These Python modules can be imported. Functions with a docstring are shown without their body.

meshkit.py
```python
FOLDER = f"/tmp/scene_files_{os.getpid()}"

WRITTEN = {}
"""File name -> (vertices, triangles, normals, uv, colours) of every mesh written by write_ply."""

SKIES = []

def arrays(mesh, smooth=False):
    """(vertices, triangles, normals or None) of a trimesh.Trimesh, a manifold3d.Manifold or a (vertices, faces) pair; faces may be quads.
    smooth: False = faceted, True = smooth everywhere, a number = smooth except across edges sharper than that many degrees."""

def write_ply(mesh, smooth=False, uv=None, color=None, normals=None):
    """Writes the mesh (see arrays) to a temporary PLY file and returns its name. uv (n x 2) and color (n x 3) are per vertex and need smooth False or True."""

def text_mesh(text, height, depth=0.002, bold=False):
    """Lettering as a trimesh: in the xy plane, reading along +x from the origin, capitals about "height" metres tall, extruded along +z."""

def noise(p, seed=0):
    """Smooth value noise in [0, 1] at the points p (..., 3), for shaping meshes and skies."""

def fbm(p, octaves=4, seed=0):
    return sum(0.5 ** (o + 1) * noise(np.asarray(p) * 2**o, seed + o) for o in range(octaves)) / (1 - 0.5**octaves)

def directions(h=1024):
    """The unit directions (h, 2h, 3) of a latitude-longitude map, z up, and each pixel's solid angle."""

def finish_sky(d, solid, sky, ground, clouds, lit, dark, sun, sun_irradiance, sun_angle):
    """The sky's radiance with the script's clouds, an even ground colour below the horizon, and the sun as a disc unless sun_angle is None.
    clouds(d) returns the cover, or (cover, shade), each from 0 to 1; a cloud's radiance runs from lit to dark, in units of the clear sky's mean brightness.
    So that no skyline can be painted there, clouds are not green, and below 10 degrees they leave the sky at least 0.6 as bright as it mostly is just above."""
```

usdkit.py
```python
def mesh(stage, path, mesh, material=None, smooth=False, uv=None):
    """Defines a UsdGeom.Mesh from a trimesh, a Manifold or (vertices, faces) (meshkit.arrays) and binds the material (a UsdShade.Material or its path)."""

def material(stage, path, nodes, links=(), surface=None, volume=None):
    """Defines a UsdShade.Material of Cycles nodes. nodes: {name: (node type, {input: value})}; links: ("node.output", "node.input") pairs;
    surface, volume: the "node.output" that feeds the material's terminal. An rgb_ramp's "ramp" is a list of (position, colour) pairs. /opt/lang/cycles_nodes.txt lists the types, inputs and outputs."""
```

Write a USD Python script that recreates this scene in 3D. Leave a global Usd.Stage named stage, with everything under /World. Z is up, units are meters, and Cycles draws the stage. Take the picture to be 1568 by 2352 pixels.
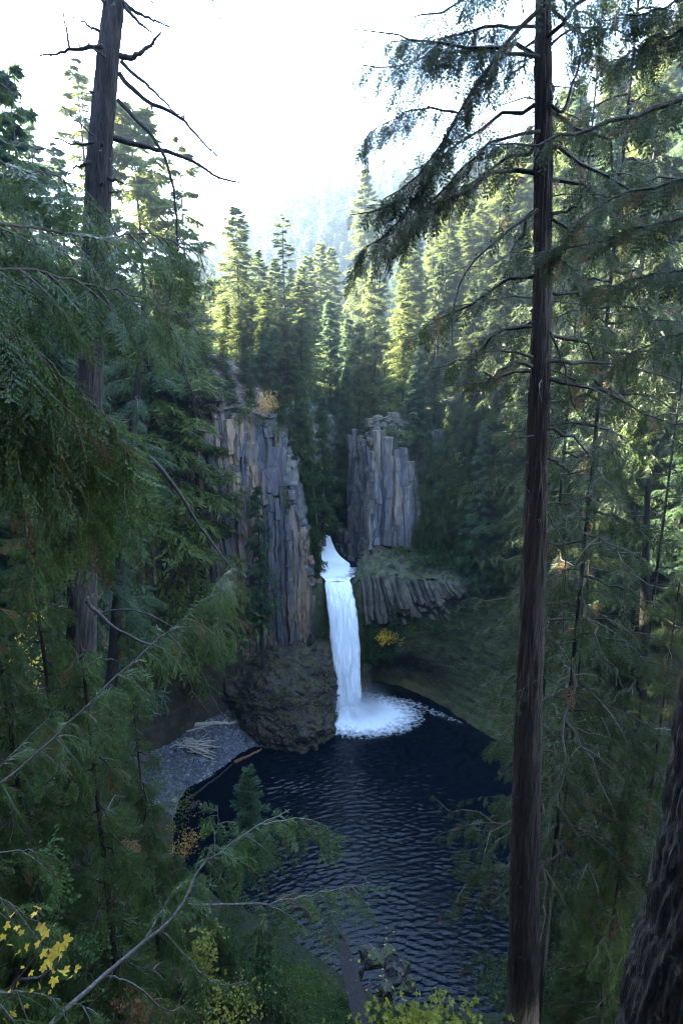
import math, trimesh, numpy as np, usdkit, meshkit
from pxr import Usd, UsdGeom, UsdLux, UsdShade, Gf, Sdf, Vt
from scipy.spatial import cKDTree
from scipy.interpolate import PchipInterpolator, LinearNDInterpolator, NearestNDInterpolator

stage = Usd.Stage.CreateInMemory()
UsdGeom.SetStageUpAxis(stage, 'Z'); UsdGeom.SetStageMetersPerUnit(stage, 1.0)
UsdGeom.Xform.Define(stage, '/World')
PI = math.pi
# ------------------------------------------------------------------ camera, sky, sun, exposure
PITCH, FPX, EYE = math.radians(12.8), 1307.0, np.array([0, 0, 61.0])
cam = UsdGeom.Camera.Define(stage, '/World/camera')
cam.AddTranslateOp().Set(Gf.Vec3d(*EYE)); cam.AddRotateXOp().Set(90 - 12.8)
cam.CreateFocalLengthAttr(20.0); cam.CreateHorizontalApertureAttr(20 * 1568 / FPX); cam.CreateVerticalApertureAttr(20 * 2352 / FPX)
cam.CreateExposureAttr(5.3)
cam.CreateFStopAttr(3.5); cam.CreateFocusDistanceAttr(60.0)
SUN_EL, SUN_AZ = math.radians(26.5), math.radians(-64)
SUN = np.array([math.sin(SUN_AZ) * math.cos(SUN_EL), math.cos(SUN_AZ) * math.cos(SUN_EL), math.sin(SUN_EL)])
sky_m = usdkit.material(stage, '/World/Looks/sky', {
    'sky': ('sky_texture', {'sky_type': 'single_scattering', 'sun_disc': False, 'sun_elevation': SUN_EL, 'sun_rotation': SUN_AZ, 'aerosol_density': .65}),
    'bg': ('background_shader', {'strength': 0.09})}, [('sky.color', 'bg.color')], surface='bg.background')
dome = UsdLux.DomeLight.Define(stage, '/World/sky')
UsdShade.MaterialBindingAPI.Apply(dome.GetPrim()).Bind(sky_m)
dome.GetPrim().SetCustomDataByKey('kind', 'structure')
sun = UsdLux.DistantLight.Define(stage, '/World/sun')
sun.CreateIntensityAttr(1.25); sun.CreateAngleAttr(0.5); sun.CreateNormalizeAttr(True); sun.CreateColorAttr(Gf.Vec3f(1, .89, .70))
_x = np.cross([0, 0, 1.0], SUN); _x /= np.linalg.norm(_x); _y = np.cross(SUN, _x)
_m = np.eye(4); _m[0, :3], _m[1, :3], _m[2, :3] = _x, _y, SUN
sun.AddTransformOp().Set(Gf.Matrix4d(*_m.ravel().tolist()))

# ------------------------------------------------------------------ helpers
_R, _F, _U = np.array([1, 0, 0.]), np.array([0, math.cos(PITCH), -math.sin(PITCH)]), np.array([0, math.sin(PITCH), math.cos(PITCH)])
def ray(px, py): return (px - 784) / FPX * _R + (1176 - py) / FPX * _U + _F
def on_y(px, py, y): d = ray(px, py); return EYE + d * (y / d[1])
def on_z(px, py, z): d = ray(px, py); return EYE + d * ((z - EYE[2]) / d[2])
def depth_of(p): return float((np.asarray(p) - EYE) @ _F)
def nrm(a): a = np.asarray(a, float); return a / (np.linalg.norm(a, axis=-1, keepdims=True) + 1e-12)
def frac(rng, a, b, *s): return a + (b - a) * rng.random(s if s else None)

_used = {}
def numbered(parent, name):
    k = (parent, name); n = _used.get(k, 0); _used[k] = n + 1
    return f'{parent}/{name}' if n == 0 else f'{parent}/{name}_{n:03d}'
def tag(prim, label=None, cat=None, group=None, kind=None):
    p = prim.GetPrim() if hasattr(prim, 'GetPrim') else prim
    for k, v in (('label', label), ('category', cat), ('group', group), ('kind', kind)):
        if v: p.SetCustomDataByKey(k, v)
    return p
def thing(name, label, cat, loc=(0, 0, 0), group=None):
    x = UsdGeom.Xform.Define(stage, numbered('/World', name)); x.AddTranslateOp().Set(Gf.Vec3d(*map(float, loc)))
    tag(x, label, cat, group); return x
def part(parent, name, mesh, mat, kind=None, smooth=False, label=None, local=True):
    """mesh in world coordinates becomes a child of parent, whose own offset is taken off"""
    pp = str(parent.GetPath()) if parent is not None else '/World'
    v, f = np.asarray(mesh[0], float), np.asarray(mesh[1])
    if parent is not None and local:
        v = v - np.array(UsdGeom.XformCache().GetLocalToWorldTransform(parent.GetPrim()).ExtractTranslation())
    m = usdkit.mesh(stage, numbered(pp, name), (v, f), mat, smooth=smooth)
    tag(m, label, None, None, kind); return m
def struct(name, mesh, mat, label=None, smooth=True, kind='structure'):
    return tag(usdkit.mesh(stage, numbered('/World', name), mesh, mat, smooth=smooth), label, None, None, kind)
def join(ms):
    ms = [m for m in ms if len(m[0])]
    vs, fs, n = [], [], 0
    for v, f in ms:
        vs.append(v); fs.append(np.asarray(f) + n); n += len(v)
    return (np.vstack(vs), np.vstack(fs)) if vs else (np.zeros((0, 3)), np.zeros((0, 3), int))
def grid_faces(nu, nv, wrap=False):
    i, j = np.meshgrid(np.arange(nu - 1), np.arange(nv if wrap else nv - 1), indexing='ij')
    a, b = i * nv + j, i * nv + (j + 1) % nv
    c, d = (i + 1) * nv + (j + 1) % nv, (i + 1) * nv + j
    return np.vstack([np.stack([a, b, c], -1).reshape(-1, 3), np.stack([a, c, d], -1).reshape(-1, 3)])
def grid_normals(P):
    du, dv = np.gradient(P, axis=0), np.gradient(P, axis=1)
    return nrm(np.cross(du, dv))
def resample(P, nu, nv):
    P = np.asarray(P, float)
    for ax, n in ((0, nu), (1, nv)):
        seg = np.linalg.norm(np.diff(P, axis=ax), axis=-1).mean(1 - ax)
        t = np.concatenate([[0], np.cumsum(seg)]); t /= t[-1]
        P = PchipInterpolator(t, P, axis=ax)(np.linspace(0, 1, n))
    return P
LOFTS = []
def fb(p, s, o=4, seed=0): return meshkit.fbm(np.asarray(p) * np.asarray(s), o, seed) - .5
def loft(cols, nu, nv, amp, scale, seed=0, ridge=0., keep=True, flip=False, fac=None):
    P = resample(cols, nu, nv); N = grid_normals(P)
    d = amp * 2 * fb(P, scale, 5, seed)
    if ridge: d = d + ridge * (np.abs(fb(P, np.asarray(scale) * 2.7, 3, seed + 9)) * 2 - .3)
    if fac: d = d + facet(P, fac[0], fac[1], seed + 40)
    P = P + N * d[..., None]
    if keep: LOFTS.append(P.reshape(-1, 3)[::3])
    f = grid_faces(nu, nv)
    return (P.reshape(-1, 3), f[:, ::-1] if flip else f)
def facet(p, size, amp, seed):
    """height of a fractured surface: every cell is a flat, tilted break of its own"""
    q = np.asarray(p, float); sh = q.shape[:-1]; q = q.reshape(-1, 3); r = np.random.default_rng(seed); lo, hi = q.min(0) - size[0], q.max(0) + size[0]
    n = int(min(6000, np.prod((hi - lo) / np.asarray(size)) * 1.0)) + 8
    sd = r.uniform(lo, hi, (n, 3)); w = 1 / np.asarray(size); d, i = cKDTree(sd * w).query(q * w)
    return (((q - sd[i]) * w * r.normal(0, .55, (n, 3))[i]).sum(1) * amp + r.uniform(-.5, .5, n)[i] * amp).reshape(sh)
def tube(pts, rad, sides=6, seg=None):
    p = np.asarray(pts, float); r = np.broadcast_to(np.asarray(rad, float), (len(p),))
    if seg and len(p) > 2:
        t = np.concatenate([[0], np.cumsum(np.linalg.norm(np.diff(p, axis=0), axis=1))]); q = np.linspace(0, t[-1], seg)
        p, r = PchipInterpolator(t, p, axis=0)(q), np.interp(q, t, r)
    t = nrm(np.gradient(p, axis=0))
    up = np.where(np.abs(t[:, 2:]) < .9, [0, 0, 1.], [1., 0, 0]) if abs(t[:, 2]).max() < .9 or abs(t[:, 2]).min() > .9 else np.tile([.31, .95, .05], (len(p), 1))
    a = nrm(np.cross(t, up)); b = np.cross(t, a); g = np.arange(sides) * 2 * PI / sides
    v = p[:, None] + r[:, None, None] * (np.cos(g)[None, :, None] * a[:, None] + np.sin(g)[None, :, None] * b[:, None])
    v = np.vstack([v.reshape(-1, 3), p[:1], p[-1:]]); n = len(p) * sides
    k = np.arange(sides); k2 = (k + 1) % sides
    f = np.vstack([grid_faces(len(p), sides, True), np.stack([np.full(sides, n), k2, k], 1), np.stack([np.full(sides, n + 1), n - sides + k, n - sides + k2], 1)])
    return v, f
def crooked(pts, rng, amp, n=14):
    p = np.asarray(pts, float); t = np.concatenate([[0], np.cumsum(np.linalg.norm(np.diff(p, axis=0), axis=1))]); q = np.linspace(0, t[-1], n)
    P = PchipInterpolator(t, p, axis=0)(q) if len(p) > 2 else p[0] + (p[-1] - p[0]) * (q / t[-1])[:, None]
    P[1:] += rng.normal(0, amp, (n - 1, 3)) * np.linspace(.4, 1, n - 1)[:, None]
    return P
def trunk_mesh(pts, rad, sides, rings, furrow, freq, seed, taper_base=0.):
    """a trunk whose bark is real ridges: furrows run along it and shift with height"""
    p = np.asarray(pts, float); t = np.concatenate([[0], np.cumsum(np.linalg.norm(np.diff(p, axis=0), axis=1))]); q = np.linspace(0, t[-1], rings)
    p, r = PchipInterpolator(t, p, axis=0)(q), np.interp(q, t, rad)
    g = np.arange(sides) * 2 * PI / sides
    c, s = np.cos(g)[None, :] + 0 * q[:, None], np.sin(g)[None, :] + 0 * q[:, None]
    n1 = meshkit.fbm(np.stack([c * freq, s * freq, (q * .9)[:, None] + 0 * c], -1), 4, seed)
    n2 = np.abs(meshkit.fbm(np.stack([c * freq * 2.2, s * freq * 2.2, (q * 1.6)[:, None] + 0 * c], -1), 3, seed + 5) - .5) * 2
    lump = meshkit.fbm(np.stack([c * 1.3, s * 1.3, (q * .35)[:, None] + 0 * c], -1), 2, seed + 11) - .5
    rr = r[:, None] * (1 + .16 * lump) + furrow * ((n1 - .5) * 1.6 + np.minimum(n2 * 1.8, .8) - .5)
    v = p[:, None] + np.stack([c * rr, s * rr, 0 * c], -1)
    return v.reshape(-1, 3), grid_faces(rings, sides, True)[:, ::-1]

# ------------------------------------------------------------------ materials
def M(name, nodes, links, surface='p.BSDF', **k): return usdkit.material(stage, f'/World/Looks/{name}', nodes, links, surface=surface, **k)
def leaf(name, ramp, trans=.42, rough=.55, spec=.2, tcol=None, nscale=.35):
    """leaves vary from leaf to leaf, from clump to clump and from plant to plant; light passes through them"""
    return M(name, {
        'g': ('geometry', {}), 'o': ('object_info', {}), 'n': ('noise_texture', {'scale': nscale, 'detail': 3.}),
        'a': ('math', {'math_type': 'multiply', 'value2': .45}), 'b': ('math', {'math_type': 'multiply_add', 'value2': .5}),
        'c': ('math', {'math_type': 'multiply_add', 'value2': .22}), 'r': ('rgb_ramp', {'ramp': ramp}),
        'p': ('principled_bsdf', {'roughness': rough, 'specular_ior_level': spec}),
        'h': ('hsv', {'hue': .488, 'saturation': .85, 'value': 2.2}), 't': ('translucent_bsdf', {}), 'x': ('mix_closure', {'fac': trans})},
        [('g.position', 'n.vector'), ('g.random_per_island', 'a.value1'), ('n.fac', 'b.value1'), ('a.value', 'b.value3'), ('o.random', 'c.value1'), ('b.value', 'c.value3'),
         ('c.value', 'r.fac'), ('r.color', 'p.base_color'), ('r.color', 'h.color'), ('h.color', 't.color'), ('p.BSDF', 'x.closure1'), ('t.BSDF', 'x.closure2')], surface='x.closure')
def rock(name, base, vein, moss=0., vs=(1, 1, .18), scale=1.2, rough=.75, mosscol=(.045, .055, .018), bump=.5, dark=.35, per=.3, bscale=5., mossup=(.35, .75), crack=(.8, .8, .45), crackd=.6):
    """weathered stone: stretched streaks of a second tone, dark wet seams, moss where it faces up"""
    nodes = {
        'g': ('geometry', {}), 'm': ('mapping', {'scale': vs}), 'n1': ('noise_texture', {'scale': scale, 'detail': 6., 'roughness': .65}),
        'n2': ('noise_texture', {'scale': scale * .45, 'detail': 5.}), 'n3': ('noise_texture', {'scale': bscale, 'detail': 8., 'roughness': .7}),
        'o': ('object_info', {}), 'r1': ('rgb_ramp', {'ramp': [(0, (0, 0, 0)), (.44, (0, 0, 0)), (.6, (1, 1, 1)), (1, (1, 1, 1))]}),
        'r2': ('rgb_ramp', {'ramp': [(0, (dark, dark, dark)), (.38, (.62, .62, .62)), (.5, (1, 1, 1)), (.75, (1.25, 1.25, 1.25)), (1, (1.4, 1.4, 1.4))]}),
        'mx': ('mix_color', {'blend_type': 'mix', 'a': base, 'b': vein}), 'ml': ('mix_color', {'blend_type': 'multiply', 'fac': 1., 'use_clamp': False}),
        'pv': ('math', {'math_type': 'multiply_add', 'value2': per, 'value3': 1 - per / 2}), 'hv': ('hsv', {}),
        'sx': ('separate_xyz', {}), 'up': ('map_range', {'from_min': mossup[0], 'from_max': mossup[1], 'to_min': 0., 'to_max': 1., 'clamp': True}),
        'mn': ('noise_texture', {'scale': .55, 'detail': 6., 'roughness': .7}), 'mr': ('map_range', {'from_min': .62 - moss * .3, 'from_max': .72 - moss * .3, 'to_min': 0., 'to_max': 1., 'clamp': True}),
        'ma': ('math', {'math_type': 'multiply_add', 'value2': .75, 'value3': .25}), 'mm': ('math', {'math_type': 'multiply', 'use_clamp': True}), 'mc': ('mix_color', {'b': mosscol}),
        'cm': ('mapping', {'scale': crack}), 'cw': ('mix_vector', {'fac': .12}), 'vo': ('voronoi_texture', {'feature': 'distance_to_edge', 'scale': 1.}), 'cr': ('map_range', {'from_min': .0, 'from_max': .05, 'to_min': crackd, 'to_max': 1., 'clamp': True}), 'ck': ('mix_color', {'blend_type': 'multiply', 'fac': 1.}),
        'bh': ('math', {'math_type': 'multiply_add', 'value2': .35}),
        'b': ('bump', {'strength': bump, 'distance': .25}), 'p': ('principled_bsdf', {'roughness': rough, 'specular_ior_level': .3})}
    links = [('g.position', 'm.vector'), ('m.vector', 'n1.vector'), ('m.vector', 'n2.vector'), ('g.position', 'n3.vector'), ('g.position', 'mn.vector'),
             ('n2.fac', 'r1.fac'), ('r1.color', 'mx.fac'), ('n1.fac', 'r2.fac'), ('mx.result', 'ml.a'), ('r2.color', 'ml.b'), ('o.random', 'pv.value1'), ('pv.value', 'hv.value'), ('ml.result', 'hv.color'),
             ('g.normal', 'sx.vector'), ('sx.z', 'up.value'), ('mn.fac', 'mr.value'), ('up.result', 'ma.value1'), ('ma.value', 'mm.value1'), ('mr.result', 'mm.value2'), ('mm.value', 'mc.fac'), ('hv.color', 'mc.a'),
             ('g.position', 'cm.vector'), ('cm.vector', 'cw.a'), ('n3.color', 'cw.b'), ('cw.result', 'vo.vector'), ('vo.distance', 'cr.value'), ('mc.result', 'ck.a'), ('cr.result', 'ck.b'), ('cr.result', 'bh.value1'), ('n3.fac', 'bh.value3'),
             ('ck.result', 'p.base_color'), ('bh.value', 'b.height'), ('b.normal', 'p.normal')]
    return M(name, nodes, links)
def bark(name, c1, c2, c3, scale=9., stretch=.12, bump=.8, moss=.0, rough=.85, lich=(.28, .27, .22)):
    return M(name, {
        'g': ('geometry', {}), 'm': ('mapping', {'scale': (1, 1, stretch)}), 'n': ('noise_texture', {'scale': scale, 'detail': 6., 'roughness': .7}),
        'n2': ('noise_texture', {'scale': 2.2, 'detail': 5., 'roughness': .7}), 'n3': ('noise_texture', {'scale': scale * 4, 'detail': 4.}),
        'r': ('rgb_ramp', {'ramp': [(0, c1), (.38, c1), (.55, c2), (.75, c3), (1, c3)]}),
        'mr': ('map_range', {'from_min': .66 - moss * .2, 'from_max': .74 - moss * .2, 'to_min': 0., 'to_max': .85, 'clamp': True}), 'mc': ('mix_color', {'b': lich}),
        'ad': ('math', {'math_type': 'multiply_add', 'value2': .3}), 'b': ('bump', {'strength': bump, 'distance': .05}), 'p': ('principled_bsdf', {'roughness': rough, 'specular_ior_level': .3})},
        [('g.position', 'm.vector'), ('m.vector', 'n.vector'), ('g.position', 'n2.vector'), ('m.vector', 'n3.vector'), ('n.fac', 'r.fac'), ('n2.fac', 'mr.value'), ('mr.result', 'mc.fac'), ('r.color', 'mc.a'),
         ('mc.result', 'p.base_color'), ('n3.fac', 'ad.value1'), ('n.fac', 'ad.value3'), ('ad.value', 'b.height'), ('b.normal', 'p.normal')])

G_FIR = leaf('fir_needles', [(0, (.024, .036, 0.007)), (.4, (.048, .068, 0.012)), (.7, (.085, .105, 0.017)), (1, (.13, .135, 0.022))])
G_BLUE = leaf('blue_green_needles', [(0, (.018, .034, 0.013)), (.45, (.034, .064, 0.026)), (1, (.07, .11, 0.045))])
G_CEDAR = leaf('cedar_foliage', [(0, (.016, .029, 0.005)), (.45, (.033, .055, 0.009)), (.8, (.058, .082, 0.014)), (1, (.11, .105, 0.019))], rough=.5)
G_DARK = leaf('hemlock_needles', [(0, (.011, .019, 0.005)), (.5, (.024, .037, 0.008)), (.85, (.045, .058, 0.012)), (1, (.13, .06, 0.015))], trans=.3)
G_NEAR = leaf('near_cedar_leaves', [(0, (.020, .037, .008)), (.5, (.042, .080, .014)), (1, (.082, .130, .026))], trans=.3, rough=.4, spec=.35, nscale=1.5)
G_FAR = leaf('far_needles', [(0, (.02, .04, 0.015)), (1, (.06, .09, 0.030))], trans=.3)
G_SHRUB = leaf('shrub_leaves', [(0, (.03, .055, 0.011)), (.5, (.06, .09, 0.015)), (.8, (.12, .13, 0.019)), (1, (.30, .22, 0.022))])
G_YEL = leaf('yellow_leaves', [(0, (.24, .18, .015)), (.5, (.48, .32, .02)), (1, (.55, .24, .02))], trans=.4)
G_LIME = leaf('lime_leaves', [(0, (.06, .08, 0.009)), (.5, (.15, .15, 0.015)), (1, (.30, .2, 0.019))], trans=.4)
G_ORANGE = leaf('orange_leaves', [(0, (.30, .17, 0.030)), (1, (.50, .30, 0.060))], trans=.4)
G_RED = leaf('dead_cedar_sprays', [(0, (.06, .022, 0.007)), (1, (.16, .055, 0.013))], trans=.3)
G_VINE = leaf('ivy_leaves', [(0, (.02, .045, 0.011)), (.6, (.04, .08, 0.019)), (1, (.10, .14, 0.030))])
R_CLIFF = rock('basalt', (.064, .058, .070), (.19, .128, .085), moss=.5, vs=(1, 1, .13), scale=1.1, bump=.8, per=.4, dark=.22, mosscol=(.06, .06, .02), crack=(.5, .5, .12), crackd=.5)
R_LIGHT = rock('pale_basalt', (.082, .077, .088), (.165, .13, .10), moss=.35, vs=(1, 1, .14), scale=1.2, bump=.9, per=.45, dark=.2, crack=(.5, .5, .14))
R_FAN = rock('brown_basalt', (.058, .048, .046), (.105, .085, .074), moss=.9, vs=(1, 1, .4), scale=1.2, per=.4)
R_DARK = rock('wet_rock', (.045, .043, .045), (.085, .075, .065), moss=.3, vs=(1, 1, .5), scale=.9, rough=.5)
R_KNOLL = rock('knoll_rock', (.028, .026, .033), (.062, .042, .03), moss=.7, vs=(1, 1, .8), scale=1.6, bump=1., mossup=(.1, .7), mosscol=(.042, .038, .016), bscale=3.)
R_BOWL = rock('mossy_rock', (.026, .024, .02), (.045, .038, .028), moss=1.2, vs=(1, 1, 1), scale=.8, mosscol=(.042, .052, .016), mossup=(-.2, .55))
R_MOSSW = rock('mossy_wall', (.05, .042, .034), (.085, .065, .045), moss=.9, vs=(1, 1, .4), scale=1., rough=.6, mosscol=(.05, .06, .018), mossup=(-.5, .3))
R_SOIL = rock('forest_soil', (.032, .025, .018), (.06, .043, .029), moss=.8, vs=(1, 1, 1), scale=.8, mosscol=(.018, .026, .009))
R_SLOPE = rock('bare_slope', (.085, .06, .05), (.15, .11, .09), moss=.4, vs=(1, 1, .7), scale=.8, mosscol=(.06, .06, .03))
R_STONE = rock('beach_stone', (.085, .09, .11), (.16, .155, .155), moss=-.5, vs=(1, 1, 1), scale=1.5, per=.9)
R_GRAVEL = rock('gravel', (.06, .064, .08), (.125, .12, .125), moss=-.6, vs=(1, 1, 1), scale=5., bump=1., bscale=9.)
B_DEAD = bark('grey_fir_bark', (.013, .010, .010), (.036, .027, .026), (.078, .06, .06))
B_CEDAR = bark('cedar_bark', (.009, .0052, .004), (.03, .0175, .0125), (.07, .043, .033), scale=14, stretch=.04)
B_FIR = bark('fir_bark', (.009, .007, .0065), (.022, .0175, .0155), (.043, .035, .03))
B_BIG = bark('furrowed_bark', (.005, .004, .0035), (.02, .016, .014), (.075, .066, .066), scale=16, stretch=.25, moss=.25, lich=(.12, .10, .06))
B_TWIG = bark('twig_bark', (.034, .027, .025), (.075, .063, .059), (.17, .155, .15), scale=30, stretch=1, bump=.3)
B_LIMB = bark('mossy_limb_bark', (.015, .012, .009), (.04, .032, .022), (.075, .055, .03), scale=12, stretch=1)
B_DRIFT = bark('driftwood', (.20, .165, .13), (.34, .29, .24), (.46, .41, .35), scale=12, stretch=1, bump=.4, moss=-1)

# water
def water(name, deep, bump_nodes, strength, dist):
    return M(name, {'g': ('geometry', {}), **bump_nodes, 'b': ('bump', {'strength': strength, 'distance': dist}), 'p': ('principled_bsdf', {'base_color': deep, 'roughness': .05, 'ior': 1.33, 'specular_ior_level': .29})},
             [('g.position', 'm.vector'), ('m.vector', 'n.vector'), ('n.fac', 'b.height'), ('b.normal', 'p.normal')])
W_POOL = water('pool_water', (.0015, .0035, .006), {'m': ('mapping', {'scale': (.85, 2.1, 1), 'rotation': (0, 0, .25)}), 'n': ('noise_texture', {'scale': 3.0, 'detail': 2.5, 'roughness': .5})}, .8, .05)
W_RIVER = water('river_water', (.004, .010, .022), {'m': ('mapping', {'scale': (2, 1, 1)}), 'n': ('noise_texture', {'scale': 1.6, 'detail': 4.})}, 1., .3)
def white(name, vs, lo, hi, scale=1., edge=True):
    """white water: torn by stretched noise into strands; the mesh carries how thin the sheet is (cover)"""
    return M(name, {'g': ('geometry', {}), 'm': ('mapping', {'scale': vs}), 'n': ('noise_texture', {'scale': scale, 'detail': 6., 'roughness': .62}), 'a': ('attribute', {'attribute': 'cover'}),
                    'mr': ('map_range', {'from_min': lo, 'from_max': hi, 'to_min': 0., 'to_max': 1., 'clamp': True}), 's': ('math', {'math_type': 'add'}),
                    'd': ('principled_bsdf', {'base_color': (.93, .95, .98), 'roughness': .6, 'specular_ior_level': .2}), 'tl': ('translucent_bsdf', {'color': (.92, .95, .99)}), 'dm': ('mix_closure', {'fac': .3}),
                    't': ('transparent_bsdf', {}), 'x': ('mix_closure', {})},
             [('g.position', 'm.vector'), ('m.vector', 'n.vector'), ('n.fac', 's.value1'), ('a.fac', 's.value2'), ('s.value', 'mr.value'), ('mr.result', 'x.fac'), ('d.BSDF', 'dm.closure1'), ('tl.BSDF', 'dm.closure2'),
              ('t.BSDF', 'x.closure1'), ('dm.closure', 'x.closure2')], surface='x.closure')
W_FALL = white('falling_water', (2.4, 1.2, .18), .84, 1.10, 1.)
W_FOAM = white('foam', (1.3, 1.3, 1), .62, 1.12, 1.1)
def with_cover(mesh_prim, cover):
    UsdGeom.PrimvarsAPI(mesh_prim).CreatePrimvar('cover', Sdf.ValueTypeNames.FloatArray, 'vertex').Set(Vt.FloatArray.FromNumpy(np.asarray(cover, np.float32).ravel()))

# ------------------------------------------------------------------ structure: water, banks, cliffs, hills
def wl(px, py): return on_z(px, py, -.6)
# right bank: vine wall beside the fall, cave, mossy bowl, forest bank (columns from the fall round to the near shore)
bank_r = [
    [on_y(826, 1330, 102.5), on_y(832, 1420, 102.5), on_y(834, 1500, 103), on_y(838, 1545, 105), wl(842, 1572)],
    [on_y(880, 1425, 103.5), on_y(884, 1475, 101.5), on_y(882, 1503, 102), on_y(872, 1528, 107.5), wl(865, 1568)],
    [on_y(940, 1425, 102.5), on_y(945, 1465, 101), on_y(942, 1497, 101), on_y(925, 1530, 107), wl(905, 1580)],
    [on_y(1000, 1415, 101), on_y(1010, 1460, 100), on_y(1005, 1520, 100.5), on_y(990, 1565, 102.5), wl(975, 1610)],
    [on_y(1070, 1395, 99.5), on_y(1080, 1465, 98), on_y(1088, 1545, 96), on_y(1080, 1610, 95), wl(1065, 1665)],
    [on_y(1180, 1330, 97), on_y(1190, 1440, 94), on_y(1200, 1550, 91), on_y(1195, 1660, 88), wl(1180, 1738)],
    [on_y(1330, 1300, 92), on_y(1330, 1440, 88), on_y(1315, 1590, 84), on_y(1285, 1720, 80), wl(1262, 1805)],
    [on_y(1560, 1250, 84), on_y(1560, 1440, 78), on_y(1500, 1640, 73), on_y(1400, 1840, 68), wl(1302, 1960)],
    [on_y(1700, 1450, 66), on_y(1680, 1680, 61), on_y(1560, 1900, 57), on_y(1400, 2060, 54), wl(1262, 2150)],
    [on_y(1760, 1800, 46), on_y(1660, 2080, 42), on_y(1500, 2250, 41), on_y(1360, 2320, 42), wl(1180, 2325)],
    [on_y(1760, 2100, 30), on_y(1600, 2420, 29), on_y(1450, 2560, 31), on_y(1320, 2560, 36), wl(1080, 2330)]]
cut = 6
m_bowl = loft(bank_r[:cut + 1], 150, 110, .55, .22, 3, ridge=.5)
struct('mossy_bank', m_bowl, R_BOWL, 'dark mossy rock bowl curving round the right side of the pool')
struct('forest_bank', loft(bank_r[cut:], 60, 50, .8, .2, 4), R_SOIL, 'steep wooded bank right of the pool')
# left bank and the slope below the viewpoint
bank_l = [
    [wl(640, 1735), on_z(590, 1695, 1.), on_z(560, 1655, 2.2), on_y(545, 1610, 97), on_y(530, 1540, 98)],
    [wl(600, 1727), on_z(570, 1690, 1.), on_z(540, 1645, 2.2), on_y(520, 1600, 96), on_y(500, 1500, 97)],
    [wl(500, 1788), on_z(490, 1740, 1.2), on_z(450, 1650, 2.6), on_y(430, 1600, 92), on_y(400, 1500, 91)],
    [wl(418, 1845), on_z(395, 1790, 1.5), on_z(350, 1690, 3), on_y(300, 1650, 80), on_y(200, 1550, 77)],
    [wl(403, 1900), on_z(375, 1860, 1.5), on_z(310, 1790, 4), on_y(200, 1740, 66), on_y(40, 1640, 60)],
    [wl(418, 1962), on_z(385, 1960, 2), on_z(290, 1940, 7), on_y(150, 1880, 52), on_y(-120, 1780, 46)],
    [wl(520, 2062), on_z(480, 2060, 2), on_z(380, 2090, 8), on_y(180, 2080, 39), on_y(-150, 2000, 32)],
    [wl(690, 2172), on_z(660, 2190, 2), on_z(600, 2240, 7), on_y(420, 2310, 33), on_y(-100, 2400, 17)],
    [wl(850, 2272), on_z(842, 2300, 1.6), on_z(830, 2345, 5), on_y(730, 2460, 27), on_y(400, 2700, 10)],
    [wl(1000, 2312), on_z(1000, 2330, 1.4), on_z(1000, 2365, 4), on_y(960, 2460, 28), on_y(860, 2800, 9)],
    [wl(1150, 2330), on_z(1155, 2348, 1.4), on_z(1165, 2385, 4), on_y(1180, 2480, 28), on_y(1300, 2800, 9)],
    [wl(1260, 2330), on_z(1300, 2348, 3), on_z(1350, 2385, 7), on_y(1500, 2480, 28), on_y(1800, 2800, 9)]]
m_beach = loft(bank_l[:5], 90, 90, .28, .3, 6)
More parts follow.
